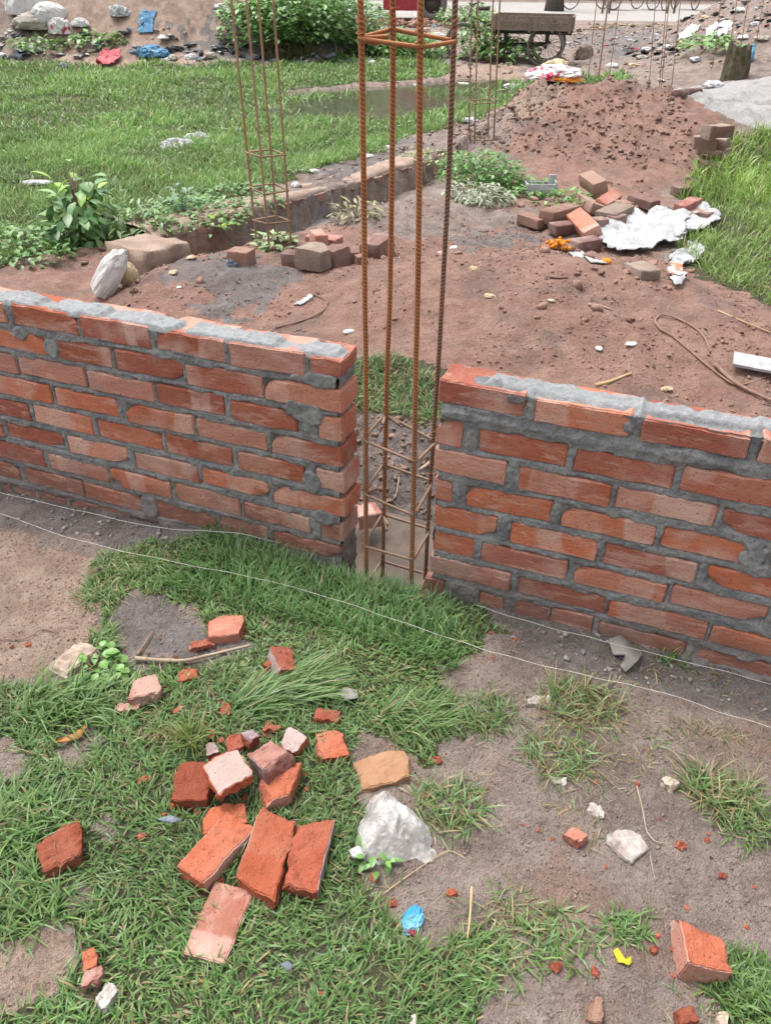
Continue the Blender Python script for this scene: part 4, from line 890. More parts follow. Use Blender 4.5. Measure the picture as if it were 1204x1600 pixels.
# ---------------------------------------------------------------- foreground grass
def fg(n,mask,lmin,lmax,wmin,wmax,emin,emax,name,label,dead=.08,x=(-1.4,1.4),y=(.35,2.35),**k):
    X_,Y_=scatter(n,*x,*y,lambda a,b:mask(a,b)&unblocked(a,b))
    cl=fbm(X_*6,Y_*6,0,3,77);m=len(X_)
    L=rng.uniform(lmin,lmax,m)*(1+.35*cl)
    P=np.stack([X_,Y_,H(X_,Y_)-.003],1)
    az=rng.uniform(0,6.283,m)*.75+3*vn(X_*5,Y_*5,0,5)
    c=gcol(m,dead,**k)*(1+.25*fbm(X_*3,Y_*3,0,2,79))[:,None]
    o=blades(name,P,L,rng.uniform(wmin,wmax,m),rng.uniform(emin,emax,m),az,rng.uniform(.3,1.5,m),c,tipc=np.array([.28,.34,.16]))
    return tag(o,label,'grass',kind='stuff')
front=lambda x,y:wsn(x,y)[1]<-.01
fg(135000,lambda x,y:turfmask(x,y)&front(x,y)&(fbm(x*5,y*5,0,3,91)>-.66),.018,.050,.0018,.0048,.12,1.2,'lawn_grass','short green grass around the broken bricks',.13)
band=lambda x,y:(wsn(x,y)[1]>-.30+.06*vn(x*6,y*6))&(wsn(x,y)[1]<.0)&(wsn(x,y)[0]>-1.32)&(wsn(x,y)[0]<-.38)
fg(26000,lambda x,y:band(x,y)&front(x,y),.05,.095,.0024,.004,.7,1.45,'lush_grass','tall lush grass along the wall foot before the pit',.03,x=(-1.5,.2),y=(1.4,2.6),base=(.10,.235,.065),yel=(.16,.29,.085))
sp=lambda x,y:(~turfmask(x,y))&front(x,y)&(y<1.85)&(fbm(x*4.5,y*4.5,0,3,95)>.30)&(x>.0)
fg(9000,sp,.02,.05,.0016,.003,.05,.8,'withered_grass','thin withered grass scattered over the mud',.65,x=(0,1.4),y=(.4,1.9),br=(.36,.27,.13))
X_,Y_=scatter(2600,-.2,1.4,.4,1.8,lambda x,y:front(x,y)&(~turfmask(x,y))&(fbm(x*3,y*3,0,3,97)>-.1));m=len(X_)
tag(blades('straw_bits',np.stack([X_,Y_,H(X_,Y_)+.003],1),rng.uniform(.01,.05,m),rng.uniform(.0008,.002,m),rng.uniform(0,.15,m),rng.uniform(0,6.28,m),rng.uniform(-.3,.4,m),gcol(m,.9,br=(.40,.30,.19))),'broken straw and rootlets trodden into the mud','straw',kind='stuff')
def tuft(u,v,n,rad,lmin,lmax,wd,el,label,name='grass_tuft',dead=.1,azc=None,azs=6.28,cat='grass tuft',droop=(.3,1.6),group=None,col={}):
    g=hit(u,v);r=rad*np.sqrt(rng.random(n));a=rng.uniform(0,6.283,n)
    X_=g[0]+r*np.cos(a);Y_=g[1]+r*np.sin(a)*.8;P=np.stack([X_,Y_,H(X_,Y_)-.004],1)-np.array([g[0],g[1],g[2]])
    az=rng.uniform(0,6.283,n) if azc is None else azc+rng.uniform(-azs,azs,n)
    o=blades(name,P,rng.uniform(lmin,lmax,n),rng.uniform(wd*.7,wd*1.3,n),rng.uniform(el[0],el[1],n),az,rng.uniform(*droop,n),gcol(n,dead,**col),tipc=np.array([.30,.33,.16]))
    o.location=g;return tag(o,label,cat,group)
tuft(440,1085,420,.075,.10,.19,.0035,(.15,.7),'long combed grass tuft lying over behind the brick heap',azc=.25,azs=.5,dead=.03)
tuft(380,1110,160,.05,.09,.15,.0035,(.2,.8),'long grass blades bent beside the square orange chip',azc=.5,azs=.6,dead=.06)
tuft(640,1120,420,.09,.06,.12,.003,(.2,1.),'soft green grass tuft at the mud edge below the string',azc=-.3,azs=1.2,dead=.12)
tuft(760,1120,240,.075,.04,.08,.003,(.2,1.1),'green tuft on the mud left of the withered clump',dead=.2)
tuft(905,1105,420,.095,.05,.10,.0028,(.1,1.),'large withered yellow green clump below the long string',dead=.5)
tuft(875,1185,260,.085,.04,.08,.0028,(.1,.9),'yellowing clump below the large withered clump',dead=.45)
tuft(700,1265,330,.085,.04,.08,.003,(.1,1.),'half withered grass right of the plastic bag',dead=.35)
tuft(1120,1240,300,.075,.05,.10,.003,(.1,.9),'matted withered clump beside the pinkish pebble',dead=.55)
tuft(1170,1285,340,.08,.035,.07,.003,(.3,1.1),'green weedy clump touching the matted withered one',dead=.25)
tuft(978,1450,170,.045,.025,.05,.0035,(.2,1.1),'small round green tuft above the yellow petal',dead=.05)
tuft(870,1470,240,.08,.03,.06,.0035,(.1,1.),'low green grass mat left of the yellow petal',dead=.15)
tuft(790,1430,160,.06,.04,.08,.0025,(.1,.8),'dry straggling tuft on the mud below the plastic bag',dead=.6)
tuft(770,1500,260,.06,.03,.06,.0032,(.2,1.),'thin grass fringe where lawn meets mud',dead=.3)
tuft(1045,1030,60,.035,.03,.05,.003,(.3,1.2),'tiny green tuft at the foot of the grey topped wall',dead=.05)
tuft(1075,1145,50,.04,.03,.06,.002,(.4,1.3),'sparse straw coloured tuft on the mud by the string',dead=.9)
tuft(1130,1150,50,.05,.03,.06,.002,(.1,.8),'straggly yellow stems lying on the mud',dead=.8)
tuft(260,1140,70,.03,.05,.09,.003,(.2,1.),'small dry yellow tuft among the brick chips',dead=.95,azc=-1.6,azs=.9)
tuft(300,1160,110,.03,.06,.11,.003,(.5,1.3),'yellow green tuft beside the knobbly brick half',dead=.05,col=dict(base=(.15,.22,.04),yel=(.22,.27,.06)))
tuft(90,1110,330,.10,.07,.14,.004,(.3,1.1),'coarse long grass below the cream stone',dead=.04,azc=.3,azs=1.5)
tuft(40,1290,240,.09,.06,.12,.004,(.3,1.1),'coarse grass clump around the lone brick half',dead=.05)
tuft(200,890,260,.10,.05,.09,.003,(.2,1.),'dusty grass clump between tan soil and wall',dead=.3)
tuft(150,935,120,.06,.04,.07,.003,(.2,1.),'sparse dusty tuft at the edge of the tan soil',dead=.4)
tuft(40,1420,240,.08,.05,.10,.0038,(.3,1.2),'leafy grass clump above the tan bare patch',dead=.06)
tuft(1165,1545,420,.075,.035,.065,.0042,(.3,1.2),'bright green grass clump near the lone grooved brick half',dead=.02,col=dict(base=(.10,.22,.05),yel=(.16,.27,.07)))
# broad leaved weeds
def leafmesh(n,base,length,width,el,az,col,fold=.25,curl=.5):
    """n leaves, 5 rings of 3 points."""
    prof=[(0,.12),(.25,.8),(.5,1.),(.78,.62),(1,.03)]
    V=np.zeros((n,15,3));C=np.zeros((n,15,3));d=np.stack([np.cos(az),np.sin(az)],1);s=np.stack([-np.sin(az),np.cos(az)],1)
    hx=np.zeros(n);hz=np.zeros(n);pt=0
    for i,(t,w_) in enumerate(prof):
        an=el-curl*t;hx=hx+np.cos(an)*length*(t-pt);hz=hz+np.sin(an)*length*(t-pt);pt=t
        for j,k in enumerate((-1,0,1)):
            V[:,3*i+j,0]=base[:,0]+d[:,0]*hx+s[:,0]*k*w_*width/2;V[:,3*i+j,1]=base[:,1]+d[:,1]*hx+s[:,1]*k*w_*width/2
            V[:,3*i+j,2]=base[:,2]+hz+(abs(k))*fold*w_*width/2
            C[:,3*i+j]=col*(1.12 if k==0 else 1.)
    b=np.arange(n)[:,None]*15
    Q=np.concatenate([b+np.array([3*i+j,3*i+j+1,3*i+j+4,3*i+j+3]) for i in range(4) for j in range(2)])
    return V.reshape(-1,3),Q,C.reshape(-1,3)
def weed(u,v,n,rad,h,ll,lw,label,name='weed',cols=((.07,.15,.035),(.13,.24,.06)),cat='weed',stems=6,group=None,up=.4,g=None,dark=.0,elr=(-.3,.9)):
    g=hit(u,v) if g is None else g
    root=empty(name,g);tag(root,label,cat,group)
    r=rad*rng.random(n)**.55;a=rng.uniform(0,6.283,n);hz=h*rng.random(n)**.8*(1-.45*(r/rad)**2)
    base=np.stack([r*np.cos(a),r*np.sin(a),hz],1)
    t=rng.random(n)[:,None];c=(np.array(cols[0])*(1-t)+np.array(cols[1])*t)*(.95+.7*rng.random(n)[:,None])
    V,Q,C=leafmesh(n,base,ll*rng.uniform(.55,1.2,n),lw*rng.uniform(.6,1.2,n),rng.uniform(*elr,n),a+rng.uniform(-1.2,1.2,n),c)
    mkfast('foliage',V,[Q],MAT['leaf'],root,True,C)
    parts=[]
    for i in range(stems):
        aa=rng.uniform(0,6.28);rr=rad*.7*rng.random()
        parts.append(tube([(0,0,-.01),(.4*rr*math.cos(aa),.4*rr*math.sin(aa),h*.5),(rr*math.cos(aa),rr*math.sin(aa),h*.9)],[.003+h*.006,.002+h*.004,.001+h*.002],5))
    v,f=join(parts);mk('stem',v,f,MAT['root'],root);return root
weed(150,1050,70,.075,.045,.035,.024,'bright clover like weed beside the cream stone',cols=((.09,.20,.04),(.15,.28,.07)))
weed(585,1345,16,.035,.03,.035,.018,'small weed seedling below the plastic bag',stems=2)
# crumbs on the bare ground
def crumbs(name,n,mask,smin,smax,mat,label,x,y,pw=2.5,sub=1,flat=.7,jit=.16):
    X_,Y_=scatter(n,*x,*y,mask);m=len(X_);V,F=ico(sub);s=smin+(smax-smin)*rng.random(m)**pw
    Z_=H(X_,Y_);k=len(V)
    A=V[None]*(s[:,None,None]*.5)*rng.uniform(.5,1.25,(m,1,3))+rng.normal(0,1,(m,k,3))*(s[:,None,None]*jit)
    th=rng.uniform(0,6.28,m);c,q=np.cos(th)[:,None],np.sin(th)[:,None]
    B=np.stack([A[...,0]*c-A[...,1]*q,A[...,0]*q+A[...,1]*c,A[...,2]*flat],-1)
    B[...,0]+=X_[:,None];B[...,1]+=Y_[:,None];B[...,2]+=(Z_+s*.12)[:,None]
    FF=(F[None]+(np.arange(m)*k)[:,None,None]).reshape(-1,3)
    return tag(mkfast(name,B.reshape(-1,3),[FF],MAT[mat],smooth=False),label,'gravel',kind='stuff')
mudm=lambda x,y:front(x,y)&(~turfmask(x,y))
crumbs('mud_crumbs',42000,lambda x,y:mudm(x,y)&(fbm(x*6,y*6,0,3,55)>-.25),.002,.0085,'mudc','fine mud crumbs on the trodden ground',(-1.4,1.4),(.4,2.3),3)
basel=lambda x,y:(wsn(x,y)[1]<.0)&(wsn(x,y)[1]>-.16)&((wsn(x,y)[0]<-1.22)|(wsn(x,y)[0]>-.28))
crumbs('mortar_crumbs',9000,basel,.003,.022,'greyc','grey mortar crumbs fallen along the foot of the walls',(-3,1.8),(1.2,3.1),3)
clm=lambda x,y:(fbm(x*1.8,y*1.8,0,3,59)>.12)&(wsn(x,y)[1]>1.4)&(~anyp(MEADOW,x,y,.05,17))
crumbs('soil_clods',2600,clm,.010,.07,'clod','broken red clods tipped beside the trench',(-1.4,3.2),(3.2,7.6),4.5)
pitm=lambda x,y:(np.abs(wsn(x,y)[0]+.74+.33*wsn(x,y)[1])<.4)&(wsn(x,y)[1]>.36)&(wsn(x,y)[1]<1.05)
crumbs('pit_crumbs',4000,pitm,.006,.03,'root','dark damp soil crumbs on the bank of the pit',(-1.5,.4),(2,3.5),2.5)
crumbs('red_crumbs',30000,lambda x,y:(wsn(x,y)[1]>.7)&(fbm(x*4,y*4,0,3,57)>-.1)&(~anyp(MEADOW,x,y,.05,17)),.004,.020,'clod','crumbly red soil spread behind the walls',(-1.6,3.4),(2.6,6.2),5)
# ---------------------------------------------------------------- pit edge and the ground behind the walls
pg=lambda x,y:(wsn(x,y)[1]>.95)&(wsn(x,y)[1]<1.32+.1*vn(x*7,y*7))&(np.abs(wsn(x,y)[0]+1.08)<.30)
X_,Y_=scatter(22000,-1.6,.6,2.4,3.9,pg);m=len(X_)
tag(blades('bank_grass',np.stack([X_,Y_,H(X_,Y_)],1),rng.uniform(.03,.08,m),rng.uniform(.003,.005,m),rng.uniform(.3,1.4,m),rng.uniform(0,6.28,m),rng.uniform(.3,1.5,m),gcol(m,.25)),'green and straw grass on the far bank of the pit','grass',kind='stuff')
def wire(px,n0,r,mat,label):
    P=[]
    for u,v,n in px:
        rr=ray(u,v);k=(WD+n)/(rr[:2]@WN);P.append((rr[0]*k,rr[1]*k,rr[2]*k+CAMH))
    o=np.array(P[0]);v,f=tube(np.array(P)-o,r,5);tag(mk('dry_root',v,f,MAT[mat],loc=o),label,'root')
wire([(623,745,.5),(621,762,.46),(618,775,.42),(610,783,.38)],0,.0015,'stick','thin pale root hanging in the pit')
wire([(655,735,.40),(664,728,.42),(672,722,.46)],0,.006,'stick','pale wood splinter stuck in the pit bank')
wire([(578,705,.5),(590,700,.52),(600,712,.5)],0,.0015,'stick','fine curled root beside the pit tie')
chunk('broken_brick',[(556,798),(592,792)],.08,.06,60,'smooth red brick half lying at the pit edge behind the rebar',z=.0,mats=('skin','skin'),skin=(5,2),ragg=.1)
crumple('plastic_scrap',608,815,(.09,.05,.02),14,'bluegrey','muddy grey plastic scrap at the pit water edge','scrap',.5,4,.5)
crumple('mortar_lump',562,838,(.04,.03,.03),15,'white','whitish mortar lump at the wall end above the pit','mortar lump',.4,3,.5)
# --- old footing along the trench
root=empty('old_footing',(FOOT[1][0],FOOT[1][1],0));tag(root,'low old brick footing with earthy top running along the trench','footing')
ro=np.array(root.location)
def along(t):
    P=np.array(FOOT);L=np.concatenate([[0],np.cumsum(np.linalg.norm(np.diff(P,axis=0),axis=1))]);t=np.clip(t,0,L[-1])
    p=np.array([np.interp(t,L,P[:,i]) for i in range(2)]);i=min(np.searchsorted(L,t,'right')-1,len(P)-2);d=(P[i+1]-P[i])/np.linalg.norm(P[i+1]-P[i]);return p,d,L[-1]
LT=along(0)[2]
tt=np.arange(.25,LT,.03);ww=np.linspace(0,.30,9);V=np.zeros((len(tt),len(ww)+2,3))
for i,t in enumerate(tt):
    p,d,_=along(t);nrm=np.array([-d[1],d[0]])
    if segd(np.array([p[0]+nrm[0]*.1]),np.array([p[1]+nrm[1]*.1]),FOOT)[1][0]<0:nrm=-nrm
    for j,a in enumerate(ww):
        q=p+nrm*(a+.012*mn.noise(Vector((t*6,a*8,2)))+.02);V[i,j+1]=(q[0],q[1],.085+.02*mn.noise(Vector((t*4,a*6,0)))+.01*mn.noise(Vector((t*15,a*20,5)))-(.02 if j in(0,) else 0)-.085*float(sm(.3,1.1,p[0]))-.03*float(sm(.2,.5,vn(np.array(t*1.7),np.array(a*3.),0,12))))
    V[i,0]=V[i,1]-np.array([0,0,.30]);V[i,-1]=V[i,-2]-np.array([0,0,.12])
mkfast('cap',V.reshape(-1,3)-ro,[gridfaces(len(tt),len(ww)+2)[:,::-1]],MAT['footing'],root)
fb=boxgrid(3,2,2)
bv=fb[0]*np.array([.056,.05,.033])*(1-.06*((np.abs(fb[0])>.99).sum(1)>1))[:,None]
bm_=[]
for q in range(4):
    me=bpy.data.meshes.new('footing_brick');vv=bv+np.array([mn.noise_vector(Vector(p*30)+Vector((q*9,q,3)))[:] for p in bv])*.006
    me.from_pydata([tuple(p) for p in vv],[],[tuple(f) for f in fb[1]]);me.materials.append(MAT['old']);bm_.append(me)
for c in range(2):
    for i,t in enumerate(np.arange(.95+.06*c,LT,.128)):
        if mn.noise(Vector((t*1.2,c*3.3,4)))>.55: continue
        p,d,_=along(t)
        if p[0]>.75: continue
        o=bpy.data.objects.new('brick',bm_[(i+c)%4]);COL.objects.link(o);o.parent=root
        r=random.Random(i*7+c);nrm=np.array([-d[1],d[0]]);nrm=-nrm if nrm[1]<0 else nrm
        q=p+nrm*(.045+r.uniform(-.012,.008));o.location=(q[0]-ro[0],q[1]-ro[1],-.0+.02-c*.078+r.uniform(-.006,.006));o.rotation_euler=(r.uniform(-.06,.06),r.uniform(-.06,.06),math.atan2(d[1],d[0])+r.uniform(-.06,.06))
# pier block at the end of the footing
c=[hit(u,v) for u,v in((166,379),(228,397),(296,378),(228,365))]
zt=.17;c=[G(u,v,zt) for u,v in((166,379),(228,397),(296,378),(228,365))];cc=np.mean(c,0)
bgd=boxgrid(10,10,5);V=[]
for p in bgd[0]:
    a,b=(p[0]+1)/2,(p[1]+1)/2;q=(c[0]*(1-a)+c[1]*a)*(1-b)+(c[3]*(1-a)+c[2]*a)*b
    z=zt-.17+p[2]*.17;nn=mn.noise_vector(Vector(p*2.2)+Vector((3,1,2)));n2=mn.noise_vector(Vector(p*6)+Vector((3,1,2)))
    V.append(np.array([q[0]-cc[0],q[1]-cc[1],z-.0])+np.array(nn)*.018+np.array(n2)*.006)
o=mk('footing_block',V,bgd[1],MAT['footing'],loc=(cc[0],cc[1],0));tag(o,'squat earthy concrete block at the end of the old footing','block')
# --- brick rubble by the trench
RUB='bricks dumped on the red soil'
cb=lambda px,W_,H_,s,lab,**k:chunk('loose_brick',px,W_,H_,s,lab,group=RUB,**{**dict(mats=('old','old'),skin=(0,1,2,3,4,5),brk=(0,0),ragg=.12,sink=.1),**k})
cb([(360,388),(393,392)],.10,.09,70,'reddish brick piece lying at the foot of the leaning rebar cage',mats=('skin','old'))
cb([(470,380),(515,388)],.16,.12,71,'rounded lump of bricks and old mortar beside the trench',mats=('conc','conc'),ragg=.3,brk=(1,1))
cb([(510,385),(540,390)],.14,.12,72,'brown brick end joined to the mortar lump',ragg=.2)
cb([(483,365),(530,372)],.12,.06,73,'red topped brick lying on the mortar lump',z=.14,mats=('skin','skin'))
cb([(492,358),(503,368)],.08,.10,74,'upright red brick stub behind the mortar lump',mats=('skin','skin'))
cb([(528,378),(553,395)],.10,.09,75,'grey brown brick chunk at the right of the mortar lump',brk=(1,1),ragg=.3)
cb([(442,392),(468,394)],.10,.08,76,'half sunk brick left of the mortar lump')
cb([(575,382),(603,362)],.13,.11,77,'big brown brick block behind the rust orange cage',ragg=.3,brk=(1,1))
cb([(556,400),(570,398)],.06,.05,78,'small brown lump beside the big brick block')
B2=[((916,268),(940,284),.115,.10,'upper grey brown brick tilted on top of the dump',dict(z=.16,tilt=.3)),((908,303),(934,320),.11,.08,'red brown brick below the tilted top brick',dict(tilt=-.3)),((937,314),(962,298),.10,.09,'brick with a red face leaning in the dump',dict(mats=('skin','skin'),tilt=.4)),
((945,332),(976,318),.16,.08,'pale dusty double brick in the middle of the dump',dict(mats=('conc','conc'))),((988,303),(1024,314),.11,.07,'brick lying apart at the far side of the dump',{}),((853,330),(898,318),.13,.09,'long red brown brick at the left of the dump',dict(z=.13)),
((899,328),(928,356),.115,.08,'brick lying steeply across the front of the dump',dict(z=.13,tilt=.5,mats=('old','skin'))),((863,350),(899,346),.11,.07,'brick lying under the long red brown one',{}),((815,332),(848,342),.10,.07,'outlying brick half buried in red soil',{}),((895,376),(934,370),.11,.10,'dark brick alone beside the flower garland',{}),
((925,342),(946,340),.10,.07,'brick in the shade of the steep one',{}),((968,312),(983,318),.10,.07,'short brick end in the dump',{}),((955,338),(972,333),.09,.08,'brick stub touching the white sheet',{}),((1062,320),(1088,308),.10,.08,'red faced brick leaning at the grass edge',dict(mats=('skin','skin'),z=.10)),
((1068,333),(1098,326),.10,.07,'brick under the red faced one at the grass edge',{}),((1055,292),(1075,289),.10,.07,'dusty brick at the top of the grass edge',{}),((985,405),(1020,422),.13,.08,'crumbling grey brown lump below the white sheet',dict(mats=('conc','conc'),ragg=.4,brk=(1,1))),((1098,333),(1112,328),.08,.06,'dusty brick stub half hidden in the green grass',{})]
for i,(a,b,W_,H_,lab,k) in enumerate(B2): cb([a,b],W_,H_,80+i,lab,**k)
B3=[((1084,212),(1122,214),.12,.09,'grey brick on top of the small stack at the sand heap',.28),((1104,196),(1140,194),.12,.09,'topmost dusty brick of the small stack by the sand heap',.36),((1122,214),(1138,216),.12,.09,'brick end of the small stack facing the sand',.28),((1090,225),(1117,226),.11,.08,'lower brick of the small stack by the sand heap',.16),((1118,228),(1137,232),.11,.08,'lower corner brick of the small stack',.14),((1092,238),(1117,239),.11,.07,'bottom brick of the small stack by the sand heap',.07),((1105,253),(1126,256),.1,.07,'brick fallen in front of the small stack',.05)]
for i,(a,b,W_,H_,lab,z) in enumerate(B3):
    g_=hit((a[0]+b[0])/2,a[1]+14);cb([a,b],W_,H_,110+i,lab,z=max(g_[2]+.05,g_[2]+z*.6),mats=('conc','old'),skin=(2,))
# --- rubbish behind the walls
def cloth(name,poly,z,mat,label,cat,amp=.03,seed=1,group=None,freq=9.,th=.004):
    W=np.array([hit(u,v)[:2] for u,v in poly]);lo,hi_=W.min(0),W.max(0);n=64
    xs=np.linspace(lo[0],hi_[0],n);ys_=np.linspace(lo[1],hi_[1],n);XX,YY=np.meshgrid(xs,ys_)
    sc=max(hi_-lo);m=inpoly(XX+.03*sc*fbm(XX*12/sc,YY*12/sc,0,2,seed),YY+.03*sc*fbm(XX*12/sc,YY*12/sc,4,2,seed),[tuple(p) for p in W])
    f=freq/max(sc,.3)*.5
    f1=4.5/max(sc,.25);wx=.8*fbm(XX*f1*.6,YY*f1*.6,seed,2,seed)
    ZZ=H(XX,YY)+z*.6+amp*.45*fbm(XX*f1*.5,YY*f1*.5,seed,2,seed+2)+amp*.30*(1-2.2*np.abs(vn(XX*f1+wx*2,YY*f1*2.2+wx,seed,seed)))+amp*.14*(1-2.2*np.abs(vn(XX*f1*3.3+wx*3,YY*f1*2.4,seed,seed+5)))+amp*.05*(1-2.2*np.abs(vn(XX*f1*6+wx*3,YY*f1*7,seed,seed+6)))
    ZZ=np.maximum(ZZ,H(XX,YY)+.006)
    idx=gridfaces(n,n);keep=m.ravel()[idx].sum(1)>=3;F=idx[keep]
    if len(F)==0:return None
    us,inv=np.unique(F,return_inverse=True);F=inv.reshape(-1,4);V=np.stack([XX,YY,ZZ],-1).reshape(-1,3)[us];o=V.mean(0);k=len(V)
    from collections import Counter
    cnt=Counter()
    for q in F:
        for i in range(4):cnt[frozenset((q[i],q[(i+1)%4]))]+=1
    side=[(q[i],q[i]+k,q[(i+1)%4]+k,q[(i+1)%4]) for q in F for i in range(4) if cnt[frozenset((q[i],q[(i+1)%4]))]==1]
    V2=np.concatenate([V,V-np.array([0,0,th])])-o
    ob=mkfast(name,V2,[F,F[:,::-1]+k,np.array(side)],MAT[mat]);ob.location=o;return tag(ob,label,cat,group)
cloth('plastic_sheet',[(936,358),(960,345),(985,335),(1000,345),(1020,340),(1050,350),(1075,345),(1060,385),(1030,392),(1010,400),(960,402),(938,390)],.06,'white','large crumpled white plastic sheet against the dumped bricks','plastic sheet',.085,3)
cloth('plastic_sheet',[(1055,352),(1080,328),(1100,330),(1122,345),(1118,360),(1085,372),(1060,385),(1045,378)],.08,'white','white plastic sheet end raised on the grass edge','plastic sheet',.06,6)
cloth('plastic_sheet',[(1045,405),(1065,395),(1085,385),(1098,395),(1090,410),(1065,420),(1050,418)],.05,'white','smaller white plastic scrap below the large sheet','plastic sheet',.05,8)
cloth('foil_pouch',[(1040,432),(1050,415),(1066,417),(1070,436),(1058,440),(1042,442)],.05,'pouch','torn orange foil pouch at the grass edge','pouch',.02,9)
cloth('paper_scrap',[(1044,442),(1060,432),(1070,436),(1062,452),(1052,454)],.05,'white','white folded scrap touching the orange foil pouch','scrap',.015,10)
# flower garland: many small marigold heads
gr=empty('flower_garland',hit(873,392));tag(gr,'bundle of orange marigold flowers with a white cloth tail','garland');ga=np.array(gr.location)
V,F=ico(2)
for i in range(60):
    p=np.array([random.gauss(-.01,.05),random.gauss(0,.028),.0]);p[2]=.015+.055*max(0,1-(p[0]/.1)**2)*random.random();P=V*(1+.25*np.array([mn.noise(Vector(q*4)+Vector((i,0,0))) for q in V])[:,None])*.013
    mk('flower',P,F,MAT['orange'],gr,False,p)
mk('stalks',*tube([(-.09,.02,.0),(0,.0,.02),(.09,-.03,.015)],.03,8),MAT['root'],gr)
cloth('cloth_tail',[(890,396),(905,392),(915,402),(935,410),(950,411),(952,415),(930,415),(905,405)],.02,'white','twisted white cloth tail leading from the marigold bundle','cloth',.015,12)
g2=hit(946,412);crumple('marigold',946,412,(.055,.05,.04),21,'orange','single orange marigold at the end of the cloth tail','flower',.3,3,.6)
# cut open white tub
tb=hit(842,305);rt=empty('plastic_tub',tb);tag(rt,'cut open white plastic container among the weeds','container')
parts=[box((0,0,.012),(.24,.16,.012)),box((0,-.075,.05),(.24,.01,.09)),box((0,.075,.045),(.24,.01,.08)),box((-.115,0,.05),(.01,.145,.085))]
v,f=join(parts);mk('shell',v,f,MAT['white'],rt,False);v,f=join([box((.10,.04,.10),(.06,.02,.09)),box((.115,0,.06),(.01,.145,.10))]);mk('raised_end',v,f,MAT['white'],rt,False)
# white sack behind the left wall
crumple('cement_sack',172,458,(.13,.15,.34),31,'sack','crumpled white sack slumped behind the wall beside the block','sack',.20,5,.9,.2,freq=1.0,tilt=(.1,.62))
crumple('sack_fold',203,440,(.10,.12,.15),33,'sacky','yellowed folded mouth of the slumped white sack','sack',.2,4,.6,freq=1.)
crumple('plastic_scrap',369,414,(.09,.07,.07),34,'bluegrey','small grey white plastic wad by the reddish brick piece','scrap',.4,4,.6)
cloth('paper_scrap',[(458,478),(476,468),(487,462),(489,468),(474,478)],.012,'white','pale rag scrap snagged on a root','scrap',.01,14)
twig('dry_root',[(487,463),(500,466),(513,474),(506,488),(488,498),(462,507),(430,515)],.006,'root','curved brown root on the soil behind the stepped wall','root')
twig('dry_root',[(1204,590),(1150,610),(1120,590),(1090,565),(1048,527),(1030,520),(1020,505),(1030,494),(1050,498),(1080,512),(1100,530),(1108,555)],.0048,'root','looped brown rope like root on the red soil','root',lift=.01,tapered=False)
twig('dry_root',[(1115,575),(1140,600),(1165,615),(1204,632),(1260,650)],.010,'root','thick woody root running past the white board','root',lift=.015)
twig('stick',[(930,604),(950,600),(985,586)],.010,'straw','short tan bamboo stick behind the grey topped wall')
twig('stick',[(918,478),(935,480),(955,486)],.009,'stick','short bleached stick on the red soil')
twig('stick',[(858,436),(873,438),(886,437)],.007,'root','dark wood chip on the red soil')
twig('stick',[(1120,488),(1160,505),(1204,524)],.005,'straw','thin dry cane at the edge of the tall grass')
b0=hit(1180,582);o=mk('board',*box((0,0,.0),(.30,.11,.012)),MAT['white'],None,False,loc=(b0[0]+.05,b0[1],b0[2]+.03),rot=(.12,.05,-.35));tag(o,'broken whitish board lying by the woody root','board')
for i,(u,v,s) in enumerate([(765,465,.05),(708,298+90,.06),(763,462,.04),(985,540,.05),(740,420,.05),(690,398,.06),(1040,610,.05),(935,545,.04),(860,470,.03),(545,520,.05),(270,428,.06),(280,450,.03),(300,405,.05)]):
    crumple('paper_scrap',u,v,(s,s*.7,s*.3),40+i,'sack' if i%2 else 'sacky','small pale paper scrap trodden into the red soil','scrap',.4,3,.5,i*1.1,group='scraps on the red soil')
# wilted leaves and weeds behind
weed(745,312,420,.26,.11,.09,.022,'heap of wilted grey green leaves by the dark rebar',cols=((.18,.21,.13),(.30,.32,.23)),name='wilted_plant',stems=3,elr=(-.9,.7))
weed(750,285,900,.36,.24,.055,.034,'dense green bush over the end of the old footing',name='bush',cols=((.055,.13,.03),(.11,.22,.05)),cat='bush',stems=12)
weed(805,300,420,.30,.10,.05,.03,'low green creeper beside the white container',cols=((.06,.14,.03),(.12,.23,.06)))
weed(880,318,200,.26,.08,.05,.03,'low weeds among the dumped bricks',cols=((.07,.15,.03),(.13,.24,.06)))
weed(430,385,60,.12,.07,.07,.04,'pale green wilting sprig at the foot of the leaning cage',cols=((.17,.26,.10),(.28,.36,.18)),stems=3)
weed(335,382,5,.05,.10,.14,.10,'single bright yellow green leaf in front of the footing',cols=((.22,.33,.03),(.28,.38,.05)),stems=1,cat='plant',elr=(-.1,.5))
weed(558,340,130,.16,.10,.09,.02,'dry brownish weed in the trench behind the orange cage',cols=((.17,.17,.08),(.24,.22,.12)),stems=4)
weed(680,262,200,.30,.06,.05,.03,'thin yellowish weeds on the bank by the footing',cols=((.13,.17,.05),(.22,.24,.09)),stems=4)
weed(230,425,140,.12,.16,.12,.016,'narrow leaved weed beside the white sack',cols=((.08,.15,.04),(.17,.22,.08)),stems=3,elr=(.2,1.2))
